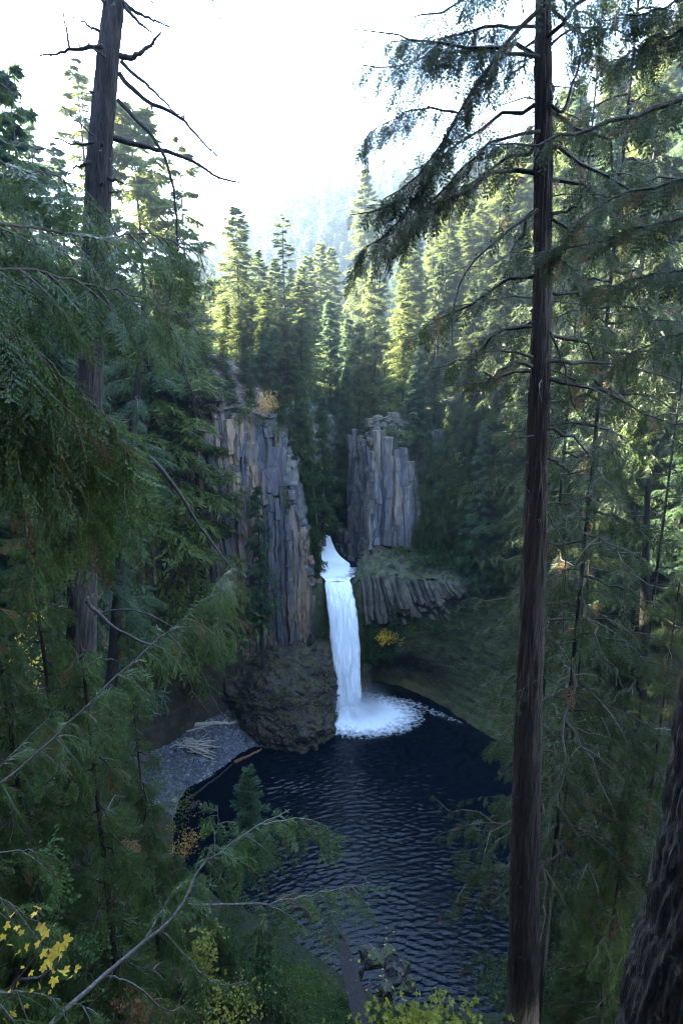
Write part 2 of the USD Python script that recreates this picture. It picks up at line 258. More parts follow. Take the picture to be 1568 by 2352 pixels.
struct('gravel_beach', m_beach, R_GRAVEL, 'grey blue gravel beach at the foot of the left cliff')
struct('near_bank', loft(bank_l[4:], 90, 70, .8, .2, 7), R_SOIL, 'steep overgrown bank below the viewpoint')
# hills, as one sheet behind the gorge
def hill_z(x, y):
    x, y = np.asarray(x, float), np.asarray(y, float)
    floor = 31 + np.maximum(y - 118, 0) * .22
    plat = 57 + (y - 100) * .10
    w = 5 + np.clip((y - 125) * .25, 0, 25)
    ls = np.clip(.55 - (y - 105) * .008, .16, .55)
    left = plat + np.maximum(-x - 8, 0) * ls
    right = 50 + (y - 105) * .12 + np.maximum(x - 20 + np.clip((y - 112) * .4, 0, 8), 0) * .80 + 2.5 * fb(np.stack(np.broadcast_arrays(x, y, 0 * x), -1), (.13, .13, 1), 3, 77)
    floor = np.where(y < 126, 20., floor); behind = (y < 109.5) & (x > 1)
    sl = np.clip((-x - w * .6) / 4, 0, 1); sr = np.clip((x - w * 1.1) / 5, 0, 1)
    sl, sr = sl * sl * (3 - 2 * sl), sr * sr * (3 - 2 * sr)
    z = floor * (1 - sl - sr) + left * sl + right * sr
    fade = np.clip((y - 220) / 160, 0, 1)
    z = np.where(behind, 20., z)
    z = z * (1 - fade) + fade * (70 + np.maximum(y - 380, 0) * .42)
    return z
gx, gy = np.meshgrid(np.concatenate([np.linspace(-260, -60, 24), np.linspace(-55, 60, 116), np.linspace(65, 330, 40)]), np.concatenate([np.linspace(104, 160, 60), np.linspace(164, 400, 60)]), indexing='ij')
P = np.stack([gx, gy, hill_z(gx, gy)], -1); P[..., 2] += 3 * fb(P, (.05, .05, 0), 4, 2)
LOFTS.append(P.reshape(-1, 3)[::4])
struct('wooded_hillside', (P.reshape(-1, 3), grid_faces(*gx.shape)[:, ::-1]), R_SOIL, 'wooded ground climbing on both sides of the gorge')
# left hillside in front of that, beside the amphitheatre, and its counterpart on the right
gx, gy = np.meshgrid(np.concatenate([np.linspace(-200, -70, 30), np.linspace(-69, -8, 120)]), np.linspace(10, 108, 100), indexing='ij')
lb_x = lambda y: np.interp(y, [10, 30, 50, 65, 74, 80, 85, 90, 94, 97, 100, 108], [-16, -22, -28, -40, -41, -38, -34, -31, -26, -20, -14, -10])
lb_z = lambda y: np.interp(y, [10, 30, 45, 60, 70, 80, 108], [47, 42, 36, 26, 40, 57, 58.5])
def left_z(x, y): return lb_z(y) + np.maximum(lb_x(y) - x, 0) * np.interp(y, [10, 60, 80, 108], [.5, .8, .6, .5]) - np.maximum(x - lb_x(y), 0) * 9
P = np.stack([gx, gy, np.maximum(left_z(gx, gy), -3)], -1); P[..., 2] += 3 * fb(P, (.07, .07, 0), 4, 12)
LOFTS.append(P[P[..., 2] > 5][::3])
struct('left_hillside', (P.reshape(-1, 3), grid_faces(*gx.shape)[:, ::-1]), R_SOIL, 'wooded hillside left of the pool')
gx, gy = np.meshgrid(np.concatenate([np.linspace(14, 80, 110), np.linspace(82, 240, 40)]), np.linspace(8, 110, 100), indexing='ij')
rb_x = lambda y: np.interp(y, [8, 30, 46, 66, 84, 92, 97, 101, 104, 110], [20, 26, 34, 46, 50, 43, 37, 33, 31, 30])
rb_z = lambda y: np.interp(y, [8, 30, 46, 66, 84, 92, 97, 101, 104, 110], [44, 38, 30, 30, 33, 32, 36, 42, 47, 50])
def right_z(x, y): return rb_z(y) + np.maximum(x - rb_x(y), 0) * .85 - np.maximum(rb_x(y) - x, 0) * 7
P = np.stack([gx, gy, np.maximum(right_z(gx, gy), -3)], -1); P[..., 2] += 2 * fb(P, (.07, .07, 0), 4, 14)
LOFTS.append(P[P[..., 2] > 5][::3])
struct('right_hillside', (P.reshape(-1, 3), grid_faces(*gx.shape)[:, ::-1]), R_SOIL, 'wooded hillside right of the pool')
gx, gy = np.meshgrid(np.linspace(-170, 170, 90), np.concatenate([np.linspace(-130, -4, 40), np.linspace(-3, 12, 30)]), indexing='ij')
P = np.stack([gx, gy, 59 + np.maximum(-3 - gy, 0) * .55 - np.maximum(gy - 1, 0) * 1.5 - np.maximum(np.abs(gx) - 25, 0) * .1], -1); P[..., 2] += np.where(gy < -4, 1.5, .15) * 2 * fb(P, (.1, .1, 0), 4, 15)
struct('viewpoint_slope', (P.reshape(-1, 3), grid_faces(*gx.shape)[:, ::-1]), R_SOIL, 'wooded slope on which the viewpoint stands')
# far ridge, blue with distance
gx, gy = np.meshgrid(np.linspace(-420, 330, 100), np.linspace(380, 760, 50), indexing='ij')
crest = np.interp(gx, [-420, -200, -110, -20, 60, 160, 330, 700], [120, 150, 195, 240, 255, 275, 290, 300])
t = np.clip((gy - 400) / 250, 0, 1)
P = np.stack([gx, gy, 70 + (crest - 70) * (t ** .9) - np.maximum(gy - 650, 0) * .35], -1); P[..., 2] += 26 * fb(P, (.012, .012, 0), 4, 21)
FAR = P
struct('far_hill', (P.reshape(-1, 3), grid_faces(*gx.shape)[:, ::-1]), R_SOIL, 'distant blue wooded ridge closing the valley')

# air
hz = M('haze_air', {'v': ('principled_volume', {'color': (.56, .74, 1.0), 'density': .0001, 'anisotropy': .6})}, [], surface=None, volume='v.volume')
bx = trimesh.creation.box(bounds=[[-440, -45, -8], [345, 790, 335]])
struct('haze', (np.array(bx.vertices), np.array(bx.faces)), hz, 'thin bluish haze filling the valley', smooth=False, kind='stuff')
# pool with real ripples
rng = np.random.default_rng(5)
xs, ys = np.linspace(-30, 38, 240), np.linspace(41, 111, 560)
gx, gy = np.meshgrid(xs, ys, indexing='ij'); z = 0 * gx
for k in range(72):
    a = rng.normal(-.28 if k % 4 else .35, .36); lam = math.exp(rng.uniform(math.log(.42), math.log(1.25)))
    kx, ky = math.sin(a) * 2 * PI / lam, math.cos(a) * 2 * PI / lam
    z += .0064 * lam ** .85 * np.sin(kx * gx + ky * gy + rng.uniform(0, 2 * PI) + 1.2 * np.sin(gx * .21 + k) + 1.1 * np.sin(gy * .17 + 2 * k))
rr_ = np.hypot(gx - 2, gy - 95.5); z = z * .85 + .016 * np.sin(2 * PI * rr_ / 1.35 + 2.5 * meshkit.fbm(np.stack([gx * .3, gy * .3, 0 * gx], -1), 3, 9)) * np.exp(-rr_ / 26)
calm = np.clip(np.hypot((gx + 22) / 13, (gy - 70) / 16), .08, 1) ** 1.5
z = z * calm * (.2 + 2.2 * meshkit.fbm(np.stack([gx * .16, gy * .26, 0 * gx], -1), 4, 4) ** 1.6) * np.interp(gy, [45, 60, 85, 112], [1.15, 1.0, .8, .9])
struct('pool', (np.stack([gx, gy, z], -1).reshape(-1, 3), grid_faces(*gx.shape)[:, ::-1]), W_POOL, 'deep dark blue pool with wind ripples')

# upper river and the cascade that feeds it
nu, nv = 60, 70
u, v = np.meshgrid(np.linspace(0, 1, nu), np.linspace(0, 1, nv), indexing='ij')
y = 100.9 + v * 17
xl = np.interp(v, [0, .3, 1], [-3.1, -5.0, -5.2]); xr = np.interp(v, [0, .25, .5, 1], [1.5, 4.0, 6.0, 5.0])
Pz = 25 - .5 * np.clip(1 - v * 7, 0, 1) ** 2 + .16 * fb(np.stack([u * 9, v * 14, 0 * u], -1), 1., 4, 3)
struct('upper_river', (np.stack([xl + (xr - xl) * u, y, Pz], -1).reshape(-1, 3), grid_faces(nu, nv)[:, ::-1]), W_RIVER, 'short dark reach of river between the two falls')

lipw = [[on_y(715, 1338, 101.2), on_y(716, 1420, 101.8), on_y(717, 1500, 102), on_y(718, 1600, 102)], [on_y(738, 1340, 101.6), on_y(739, 1420, 101.9), on_y(742, 1500, 102), on_y(745, 1600, 102)], [on_y(752, 1337, 102.0), on_y(757, 1420, 103.2), on_y(760, 1500, 103.5), on_y(765, 1620, 103.5)],
        [on_y(800, 1337, 102.0), on_y(805, 1420, 103.2), on_y(808, 1500, 103.5), on_y(810, 1620, 103.5)], [on_y(822, 1335, 101.6), on_y(828, 1420, 102.3), on_y(832, 1500, 102.6), on_y(836, 1600, 104)], [on_y(850, 1330, 102.5), on_y(850, 1420, 103.5), on_y(850, 1500, 104), on_y(852, 1590, 106)]]
struct('fall_wall', loft(lipw, 60, 70, .5, .5, 27, ridge=.5), R_MOSSW, 'wet mossy rock wall behind and beside the falling water')
def curtain(left, right, nu, nv, amp, scale, seed, bulge=.5):
    """a sheet of falling water hung between its left and right edges"""
    L, Rr = (PchipInterpolator(np.linspace(0, 1, len(e)), np.asarray(e), axis=0)(np.linspace(0, 1, nv)) for e in (left, right))
    u = np.linspace(0, 1, nu)[:, None, None]
    P = L[None] * (1 - u) + Rr[None] * u
    P[..., 1] -= bulge * np.sin(np.linspace(0, PI, nu))[:, None]
    P[..., 2] += (.5 * fb(np.stack([P[..., 0] * .9, 0 * P[..., 0], 0 * P[..., 0]], -1), 1., 3, seed + 8)) * np.linspace(1, 0, nv)[None, :] ** 6
    n = fb(P, scale, 4, seed); P[..., 1] += 2 * amp * n; P[..., 0] += amp * fb(P, scale, 3, seed + 3)
    return P
fall = thing('waterfall', 'tall white waterfall plunging from the rock lip into the dark pool', 'waterfall', on_z(800, 1640, 0))
yy = lambda v: 101 - 5.2 * math.sqrt(v)
def edge(pxs): return [on_y(px, py, yy((py - 1335) / 300)) for px, py in pxs]
eL = edge([(746, 1337), (750, 1385), (757, 1455), (763, 1530), (770, 1600), (772, 1668)])
eR = edge([(803, 1335), (816, 1385), (824, 1455), (828, 1530), (829, 1600), (834, 1668)])
nu, nv = 80, 170
for k, (off, thin) in enumerate(((.0, -.02), (.45, -.04), (-.4, -.16))):
    P = curtain(eL, eR, nu, nv, .5, (1.5, 1, .2), 31 + k); P[..., 1] += off
    vv, uu = np.linspace(0, 1, nv)[None, :], np.linspace(0, 1, nu)[:, None]
    ed = np.minimum(uu, 1 - uu) * 2
    cover = .70 + thin - .32 * np.clip(1 - ed * 4, 0, 1) ** 1.2 + .12 * vv - .06 * np.clip((vv - .2) * 3, 0, 1) + .35 * np.clip((vv - .72) * 4, 0, 1)
    with_cover(part(fall, 'water_curtain', (P.reshape(-1, 3), grid_faces(nu, nv)), W_FALL, smooth=True), cover + 0 * uu)
cascade = thing('upper_cascade', 'small white cascade spilling out of the dark gorge above the main fall', 'waterfall', on_y(760, 1300, 107))
eL = [on_y(741, 1205, 119), on_y(738, 1240, 116), on_y(730, 1275, 112), on_y(728, 1300, 109), on_y(736, 1330, 102)]
eR = [on_y(752, 1205, 119), on_y(760, 1240, 116), on_y(776, 1275, 112), on_y(804, 1303, 109), on_y(796, 1330, 102)]
P = curtain(eL, eR, 70, 110, .3, (1.2, .8, .5), 51, .2); P[..., 2] += np.linspace(.25, .55, 110)[None, :]
with_cover(part(cascade, 'water_sheet', (P.reshape(-1, 3), grid_faces(70, 110)), W_FALL, smooth=True), (.72 - .3 * np.clip(1 - np.minimum(np.linspace(0, 1, 70), 1 - np.linspace(0, 1, 70)) * 6, 0, 1))[:, None] + .12 - .13 * np.clip((np.linspace(0, 1, 110)[None, :] - .72) * 4, 0, 1))
gu, gv = np.meshgrid(np.linspace(0, 1, 50), np.linspace(0, 1, 50), indexing='ij')
P = np.stack([np.interp(gv, [0, .15, 1], [-2.95, -3.6, -5.0]) * (1 - gu) + np.interp(gv, [0, .15, 1], [1.45, 2.2, 4.6]) * gu, 100.75 + gv * 7, 25.12 - .45 * np.clip(1 - gv * 9, 0, 1) ** 2 + .28 * fb(np.stack([gu * 8, gv * 10, 0 * gu], -1), 1., 4, 5) + .12], -1)
with_cover(part(cascade, 'white_run_out', (P.reshape(-1, 3), grid_faces(50, 50)[:, ::-1]), W_FOAM, smooth=True), np.clip(.62 - .42 * np.clip(gu * 1.5 - .45, 0, 1) * np.clip(gv * 3, .15, 1), 0, 1))
# foam where the fall lands, drifting along the far shore
c0 = on_z(805, 1640, 0)
gx, gy = np.meshgrid(np.linspace(-9, 32, 200), np.linspace(80, 108, 150), indexing='ij')
r = np.hypot((gx - c0[0] - 1.6) / 8.5, (gy - c0[1] + .6) / 5.2)
cover = np.clip(1.25 - r * .78, 0, .9)
tail = np.exp(-((gy - np.interp(gx, [5, 14, 23, 30], [103, 99.5, 92, 84])) / 1.6) ** 2) * np.clip(1 - (gx - 12) / 18, 0, 1) * (gx > 4) * .27
cover = np.maximum(cover, tail)
mound = 1.5 * np.exp(-(np.hypot(gx - c0[0], gy - c0[1] - .3) / 3.0) ** 2) + .9 * np.clip(1 - r, 0, 1)
P = np.stack([gx, gy, .22 + mound * (1 + 1.3 * fb(np.stack([gx, gy, 0 * gx], -1), .9, 4, 6))], -1)
keep_f = grid_faces(*gx.shape)[:, ::-1]; cv = cover.ravel(); keep_f = keep_f[cv[keep_f].max(1) > .12]
ids, inv = np.unique(keep_f, return_inverse=True); cover = cv[ids]
foam = struct('foam', (P.reshape(-1, 3)[ids], inv.reshape(-1, 3)), W_FOAM, 'white churning foam spreading round the foot of the waterfall', kind='stuff'); tag(foam, None, 'foam'); 
with_cover(foam, cover)

ms = M('mist_air', {'tc': ('texture_coordinate', {}), 'g': ('geometry', {}), 'ln': ('vector_math', {'math_type': 'length'}), 'n': ('noise_texture', {'scale': .55, 'detail': 4.}), 'mr': ('map_range', {'from_min': .15, 'from_max': 1., 'to_min': 1., 'to_max': 0., 'clamp': True}),
        'pw': ('math', {'math_type': 'power', 'value2': 2.}), 'nm': ('map_range', {'from_min': .35, 'from_max': .7, 'to_min': .15, 'to_max': .42, 'clamp': True}), 'mu': ('math', {'math_type': 'multiply'}), 'v': ('principled_volume', {'color': (.98, .99, 1.), 'anisotropy': .2})},
       [('tc.object', 'ln.vector1'), ('ln.value', 'mr.value'), ('mr.result', 'pw.value1'), ('g.position', 'n.vector'), ('n.fac', 'nm.value'), ('pw.value', 'mu.value1'), ('nm.result', 'mu.value2'), ('mu.value', 'v.density')], surface=None, volume='v.volume')
s_ = trimesh.creation.icosphere(3); mist = UsdGeom.Xform.Define(stage, '/World/mist'); mist.AddTranslateOp().Set(Gf.Vec3d(c0[0] + 1.0, c0[1] - .6, 1.0)); mist.AddScaleOp().Set(Gf.Vec3f(9., 6.2, 7.)); tag(mist, 'soft white spray drifting round the foot of the waterfall', 'spray', None, 'stuff')
usdkit.mesh(stage, '/World/mist/spray_cloud', (np.array(s_.vertices), np.array(s_.faces)), ms).GetPrim().SetCustomDataByKey('kind', 'stuff')
# ------------------------------------------------------------------ basalt: columns and blocks, each a piece of its own
def prism(axis0, axis1, rad, sides, rng, rings=None, rough=.06, squash=1., turn=None):
    a0, a1 = np.asarray(axis0, float), np.asarray(axis1, float); ax = nrm(a1 - a0); ln = np.linalg.norm(a1 - a0)
    e1 = nrm(np.cross(ax, [.13, 1, .02])); e2 = np.cross(ax, e1)
    g = np.sort((np.arange(sides) + rng.uniform(-.28, .28, sides)) * 2 * PI / sides) + (rng.uniform(0, PI) if turn is None else turn)
    rr = rad * rng.uniform(.85, 1.12, sides)
    n = rings or max(3, int(ln / 1.6))
    t = np.concatenate([[0, min(.12, .25 * ln) / ln], np.linspace(0, 1, n + 1)[1:-1] + rng.uniform(-.3, .3, n - 1) / n, [1 - min(.12, .25 * ln) / ln, 1]])
    sc = 1 + rng.uniform(-rough, rough, len(t)); sc[0] *= .86; sc[-1] *= .86
    sh = rng.normal(0, rough * rad * .35, (len(t), 2)).cumsum(0) * .5
    c, s = np.cos(g) * rr, np.sin(g) * rr * squash
    v = a0 + (t * ln)[:, None, None] * ax + (sc[:, None] * c[None, :] + sh[:, :1])[..., None] * e1 + (sc[:, None] * s[None, :] + sh[:, 1:])[..., None] * e2
    v = v + rng.normal(0, rad * .035, v.shape)
    L = len(t); v = np.vstack([v.reshape(-1, 3), a0[None], (a1 + ax * rad * .05)[None]]); k = np.arange(sides); k2 = (k + 1) % sides; b = L * sides
    return v, np.vstack([grid_faces(L, sides, True), np.stack([np.full(sides, b), k2, k], 1), np.stack([np.full(sides, b + 1), b - sides + k, b - sides + k2], 1)])
rng = np.random.default_rng(11)
fx = [728, 700, 640, 560, 480, 400, 300, 215]; fy = [101, 100, 98.5, 96.5, 94, 90, 84, 78]
CUR = np.array([on_y(a, 1300, b)[:2] for a, b in zip(fx, fy)])
ZB = np.array([on_y(a, c, b)[2] for a, b, c in zip(fx, fy, [1490, 1490, 1500, 1515, 1475, 1520, 1550, 1580])])
ZM = np.array([on_y(a, c, b)[2] for a, b, c in zip(fx, fy, [1330, 1180, 1120, 1135, 1110, 1130, 1130, 1120])])
ZT = np.array([on_y(a, c, b)[2] for a, b, c in zip(fx, fy, [1345, 1215, 960, 930, 950, 975, 985, 985])])
S = np.concatenate([[0], np.cumsum(np.linalg.norm(np.diff(CUR, axis=0), axis=1))])
def face(s): 
    p = np.array([np.interp(s, S, CUR[:, 0]), np.interp(s, S, CUR[:, 1])]); q = np.array([np.interp(s + .5, S, CUR[:, 0]), np.interp(s + .5, S, CUR[:, 1])])
    if s >= S[-1] - .6: q = p + (CUR[-1] - CUR[-2])
    d = nrm(q - p); n = np.array([-d[1], d[0]]); n = n if n[1] < 0 else -n
    return p, d, n
cliff_rows = []
for s in np.linspace(0, S[-1], 40):
    p, d, n = face(s); p = p - n * 1.5
    zt, zb = np.interp(s, S, ZT), np.interp(s, S, ZB)
    cliff_rows.append([np.array([*(p - n * 9), zt + 3.5]), np.array([*(p - n * 3), zt + 1.]), np.array([*p, zt - .6]), np.array([*p, zt * .6 + zb * .4]), np.array([*p, zb]), np.array([*(p - n * 2.5), zb - 3]), np.array([*(p - n * 1.5), zb - 14])])
cliff = struct('left_cliff', loft(cliff_rows, 190, 150, .6, (.3, .3, .15), 8, ridge=.3, fac=((1.5, 1.5, 3.5), .7)), R_DARK, 'tall blue grey basalt cliff left of the waterfall')
def bend(m, seed=3):
    """neighbouring pieces crack and wander together"""
    v = m[0]; return v + np.stack([fb(v, (.35, .35, .16), 3, seed + k) * 1.1 + fb(v, (1.1, 1.1, .6), 3, seed + 7 + k) * .65 for k in range(3)], -1) * [1, 1, .4], m[1]
s = 0.2
while s < S[-1]:
    w = rng.uniform(.7, 1.35); p, d, n = face(s + w / 2); zb, zm = np.interp(s, S, ZB), min(np.interp(s, S, ZM), np.interp(s, S, ZT))
    q = p - n * (rng.uniform(-.2, .35) + .45 * math.sin(s * .9) + .3 * math.sin(s * 2.3))
    z, z1 = zb + rng.uniform(-1.2, 1.8), zm + rng.uniform(-3, 3.5)
    while z < z1 - .6:
        e = min(z + rng.choice([rng.uniform(1.5, 4), rng.uniform(4, 11)]), z1); o = n * rng.uniform(-.14, .14) + d * rng.uniform(-.08, .08)
        part(cliff, 'basalt_column', bend(prism([*(q + o), z], [*(q + o), e + .05], w * rng.uniform(.56, .68), int(rng.integers(5, 7)), rng, rings=max(3, int((e - z) / 1.1)), rough=.07)), R_CLIFF, local=False)
        z = e
    s += w * .86
s = .9
while s < S[-1]:
    w = rng.choice([rng.uniform(.75, 1.3), rng.uniform(1.2, 2.4)]); p, d, n = face(s + w / 2); zm, zt = min(np.interp(s + w / 2, S, ZM), np.interp(s + w / 2, S, ZT)), np.interp(s + w / 2, S, ZT) + 1.6 * math.sin(s * 1.3) + rng.uniform(-2.2, .6)
    z = zm - rng.uniform(0, 3.5); lean = rng.uniform(.4, .9) + .5 * math.sin(s * .7)
    while z < zt - .4:
        h = rng.choice([rng.uniform(.8, 2.2), rng.uniform(3.5, 7), rng.uniform(5, 11)]); z1 = min(z + h, zt + rng.uniform(-1.2, .8))
        q = p - n * (rng.uniform(-.35, .55) + lean * (z - zm) / 20 * 1.6) + d * rng.uniform(-.2, .2)
        if z1 - z > .4:
            part(cliff, 'basalt_block', bend(prism([*q, z], [*(q - n * .15), z1 + .05], w * rng.uniform(.52, .68), 4 + int(rng.integers(0, 3)), rng, squash=.75, turn=math.atan2(d[1], d[0]) + PI / 4 + rng.uniform(-.5, .5), rough=.09, rings=max(3, int(h / .9)))), R_CLIFF, local=False)
        z = z1
    s += w * .8
# broken column feet hanging under the cliff
for k in range(60):
    s = rng.uniform(4, S[-1]); p, d, n = face(s); zb = np.interp(s, S, ZB); q = p - n * rng.uniform(-.3, 1.8); z = zb - rng.uniform(0, 4.0)
    part(cliff, 'basalt_block', prism([*q, z - rng.uniform(.4, 1.2)], [*(q + rng.normal(0, .15, 2)), z + rng.uniform(.5, 1.5)], rng.uniform(.4, .9), 5, rng, rings=3, rough=.15), R_FAN, local=False)
# bare slope above the cliff
rows = []
for s in np.linspace(0, S[-1], 30):
    p, d, n = face(s); zt = np.interp(s, S, ZT)
    rows.append([np.array([*(p - n * .2), zt - .4]), np.array([*(p - n * 2.0), zt + 1.8]), np.array([*(p - n * 5), zt + 5.]), np.array([*(p - n * 10), zt + 7.5]), np.array([*(p - n * 18), zt + 9])])
struct('bare_slope', loft(rows[6:], 120, 70, .7, .35, 15, ridge=.4, fac=((1.4, 1.4, 1.), .4)), R_SLOPE, 'bare brown scree slope on top of the left cliff')
# gorge walls
gl = [[on_y(712, 1345, 99.8), on_y(684, 1200, 99.5), on_y(650, 1050, 99), on_y(620, 955, 98)], [on_y(722, 1345, 101.5), on_y(704, 1200, 101.5), on_y(672, 1050, 101), on_y(644, 950, 100)], [np.array([-5.4, 105, 22]), np.array([-6.2, 105, 36]), np.array([-8, 105, 48]), np.array([-9, 105, 58.])],
      [np.array([-5.2, 112, 22]), np.array([-5.4, 112, 36]), np.array([-7, 112, 50]), np.array([-9, 112, 58.])], [np.array([-3.4, 121, 22]), np.array([-3.4, 121, 36]), np.array([-5, 121, 48]), np.array([-8, 121, 58.])],
      [np.array([2, 127, 22]), np.array([2, 127, 36]), np.array([1, 128, 46]), np.array([0, 132, 52.])]]
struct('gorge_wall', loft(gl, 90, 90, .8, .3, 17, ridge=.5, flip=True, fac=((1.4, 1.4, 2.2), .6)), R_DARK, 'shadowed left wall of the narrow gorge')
gr = [[np.array([2, 127, 22]), np.array([2, 127, 34]), np.array([2, 128, 44]), np.array([2, 133, 50.])], [np.array([4.2, 119, 22]), np.array([4.2, 119, 34]), np.array([4.6, 119, 46]), np.array([5, 122, 54.])],
      [np.array([5.2, 111, 22]), np.array([5.2, 111, 34]), np.array([5.0, 111, 46]), np.array([6, 113, 54.])], [on_y(842, 1300, 108.5), on_y(850, 1180, 109), on_y(850, 1080, 109), on_y(852, 985, 110)],
      [on_y(900, 1300, 108), on_y(910, 1180, 109), on_y(910, 1080, 109), on_y(910, 985, 110)], [on_y(1060, 1300, 105), on_y(1060, 1180, 106), on_y(1060, 1080, 107), on_y(1060, 985, 108)],
      [on_y(1250, 1280, 99), on_y(1250, 1180, 101), on_y(1250, 1080, 103), on_y(1250, 985, 105)]]
m_gr = loft(gr, 150, 110, .5, .3, 18, ridge=.3, flip=True, fac=((1.2, 1.2, 2.2), .6))
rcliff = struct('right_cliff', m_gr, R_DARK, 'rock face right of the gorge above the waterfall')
px = 846.
while px < 962:
    w = rng.uniform(9, 19); c = px + w / 2; yv = np.interp(c, [846, 900, 1080], [107.2, 106.8, 103.6]) + rng.uniform(-.4, .4)
    bot = 1262 + (c - 850) * .02 + rng.uniform(-14, 10); top = np.interp(c, [846, 862, 880, 905, 930, 962], [1075, 1010, 985, 1040, 1020, 1120]) + rng.uniform(-15, 15)
    a, b_ = on_y(c, bot, yv), on_y(c, top, yv + .4); rad = w / 2 / FPX * depth_of(a) * 1.45
    cuts = sorted([0, *rng.uniform(.1, .9, 1 if 870 < c < 945 else 3), 1])
    for t0, t1 in zip(cuts[:-1], cuts[1:]):
        o = rng.normal(0, .2, 3) * [.6, 1, 0]
        part(rcliff, 'basalt_column', bend(prism(a + (b_ - a) * t0 + o, a + (b_ - a) * t1 + o, rad, 6, rng, rough=.08)), R_LIGHT if c < 950 else R_FAN, local=False)
    px += w * .8
for k in range(95):                                                   # blocky crown of the right cliff
    px, py = rng.uniform(846, 948), rng.uniform(958, 1075)
    yv = 108.6 if px > 850 else np.interp(px, [800, 860], [117, 108.5])
    a = on_y(px, py, yv); h = rng.uniform(.6, 2.2)
    part(rcliff, 'basalt_block', prism(a - [0, 0, h / 2], a + [rng.normal(0, .2), 0, h / 2], rng.uniform(.4, 1.0), 5, rng, rings=3, rough=.16), R_FAN if px > 850 else R_DARK, local=False)
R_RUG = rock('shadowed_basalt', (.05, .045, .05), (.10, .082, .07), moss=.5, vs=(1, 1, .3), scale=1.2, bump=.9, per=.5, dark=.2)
px = 800.
while px < 852:                                                        # rugged dark wall turning back into the gorge
    w = rng.uniform(6, 13); c = px + w / 2; yv = np.interp(c, [800, 852], [115.5, 107.6]) + rng.uniform(-.4, .4); top, bot = rng.uniform(985, 1060), 1285 + rng.uniform(-12, 14); py = bot
    while py > top + 12:
        e = max(py - rng.choice([rng.uniform(14, 40), rng.uniform(40, 110)]), top); a, b_ = on_y(c + rng.uniform(-2, 2), py, yv + rng.uniform(-.35, .35)), on_y(c + rng.uniform(-2, 2), e, yv + rng.uniform(-.2, .5))
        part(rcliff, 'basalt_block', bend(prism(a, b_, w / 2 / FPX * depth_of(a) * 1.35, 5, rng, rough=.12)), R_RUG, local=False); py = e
    px += w * .7
for k in range(26):                                                    # fallen blocks at its foot, beside the upper river
    c, py = rng.uniform(778, 848), rng.uniform(1215, 1292); yv = np.interp(c, [775, 850], [119, 108.2]); a = on_y(c, py, yv); h = rng.uniform(.8, 2.2)
    part(rcliff, 'basalt_block', bend(prism(a - [0, 0, h], a + [rng.normal(0, .3), 0, h * .6], rng.uniform(.6, 1.4), 5, rng, rings=3, rough=.16)), R_RUG, local=False)
# ledge of rubble above the fan
ledge = [[on_y(800, 1345, 101), on_y(812, 1315, 104), on_y(830, 1280, 108), on_y(838, 1262, 109)], [on_y(840, 1332, 101.5), on_y(850, 1300, 104), on_y(855, 1270, 106.5), on_y(855, 1245, 108)],
         [on_y(920, 1330, 101), on_y(925, 1300, 103), on_y(930, 1272, 105.5), on_y(930, 1240, 107)], [on_y(1010, 1330, 100), on_y(1015, 1300, 102), on_y(1020, 1260, 104), on_y(1020, 1220, 105.5)],
         [on_y(1100, 1350, 98), on_y(1110, 1310, 100), on_y(1115, 1260, 102), on_y(1115, 1200, 103.5)], [on_y(1250, 1340, 94), on_y(1250, 1300, 96), on_y(1260, 1240, 98), on_y(1260, 1180, 100)]]
struct('rock_ledge', loft(ledge, 130, 60, .5, .45, 19, ridge=.4, flip=True, fac=((1.1, 1.1, .9), .6)), R_FAN, 'rubble ledge between the upper and lower columns right of the lip')
# the fan: short columns splayed outwards
fanback = [[on_y(806, 1338, 101.6), on_y(812, 1390, 102.5), on_y(826, 1450, 103.5)], [on_y(850, 1322, 102.6), on_y(860, 1385, 103.2), on_y(880, 1450, 104)], [on_y(940, 1325, 102), on_y(950, 1385, 102.5), on_y(960, 1450, 103)],
           [on_y(1030, 1330, 100.6), on_y(1040, 1380, 101), on_y(1040, 1440, 101)], [on_y(1120, 1340, 98.5), on_y(1120, 1370, 99), on_y(1110, 1420, 99)]]
fan = struct('column_fan', loft(fanback, 60, 40, .4, .4, 23, ridge=.4), R_DARK, 'fan of splayed basalt columns right of the waterfall')
px = 832.
while px < 1085:
    w = rng.uniform(10, 16); t = (px - 832) / 250; yv = np.interp(px, [832, 1085], [101.6, 98.3]) + rng.uniform(-.25, .25)
    ang = math.radians(6 + 40 * t ** 1.1); ln = np.interp(t, [0, .35, .6, 1], [112, 85, 62, 34]) * rng.uniform(.8, 1.12)
    top = 1322 + 14 * t + rng.uniform(-5, 6)
    a, b_ = on_y(px, top, yv + .3), on_y(px + ln * math.sin(ang), top + ln * math.cos(ang), yv - .2)
    part(fan, 'basalt_column', bend(prism(a, b_, w / 2 / FPX * depth_of(a) * 1.12, 6, rng, rings=7, rough=.1)), R_FAN, local=False)
    px += w * .88
for k in range(75):                                                    # eroded column ends below the fan
    t = rng.random(); px, py = 890 + 190 * t + rng.uniform(-12, 12), 1395 + rng.uniform(-18, 40) - 25 * t
    yv = np.interp(px, [890, 1085], [101.6, 98.6]) + rng.uniform(-.2, .5); a = on_y(px, py, yv); ang = math.radians(10 + 45 * t); l = rng.uniform(.5, 1.3)
    dv = np.array([math.sin(ang), -.2, -math.cos(ang)]) * l
    part(fan, 'column_stub', prism(a, a + dv, rng.uniform(.3, .52), 6, rng, rings=3, rough=.1), R_FAN, local=False)
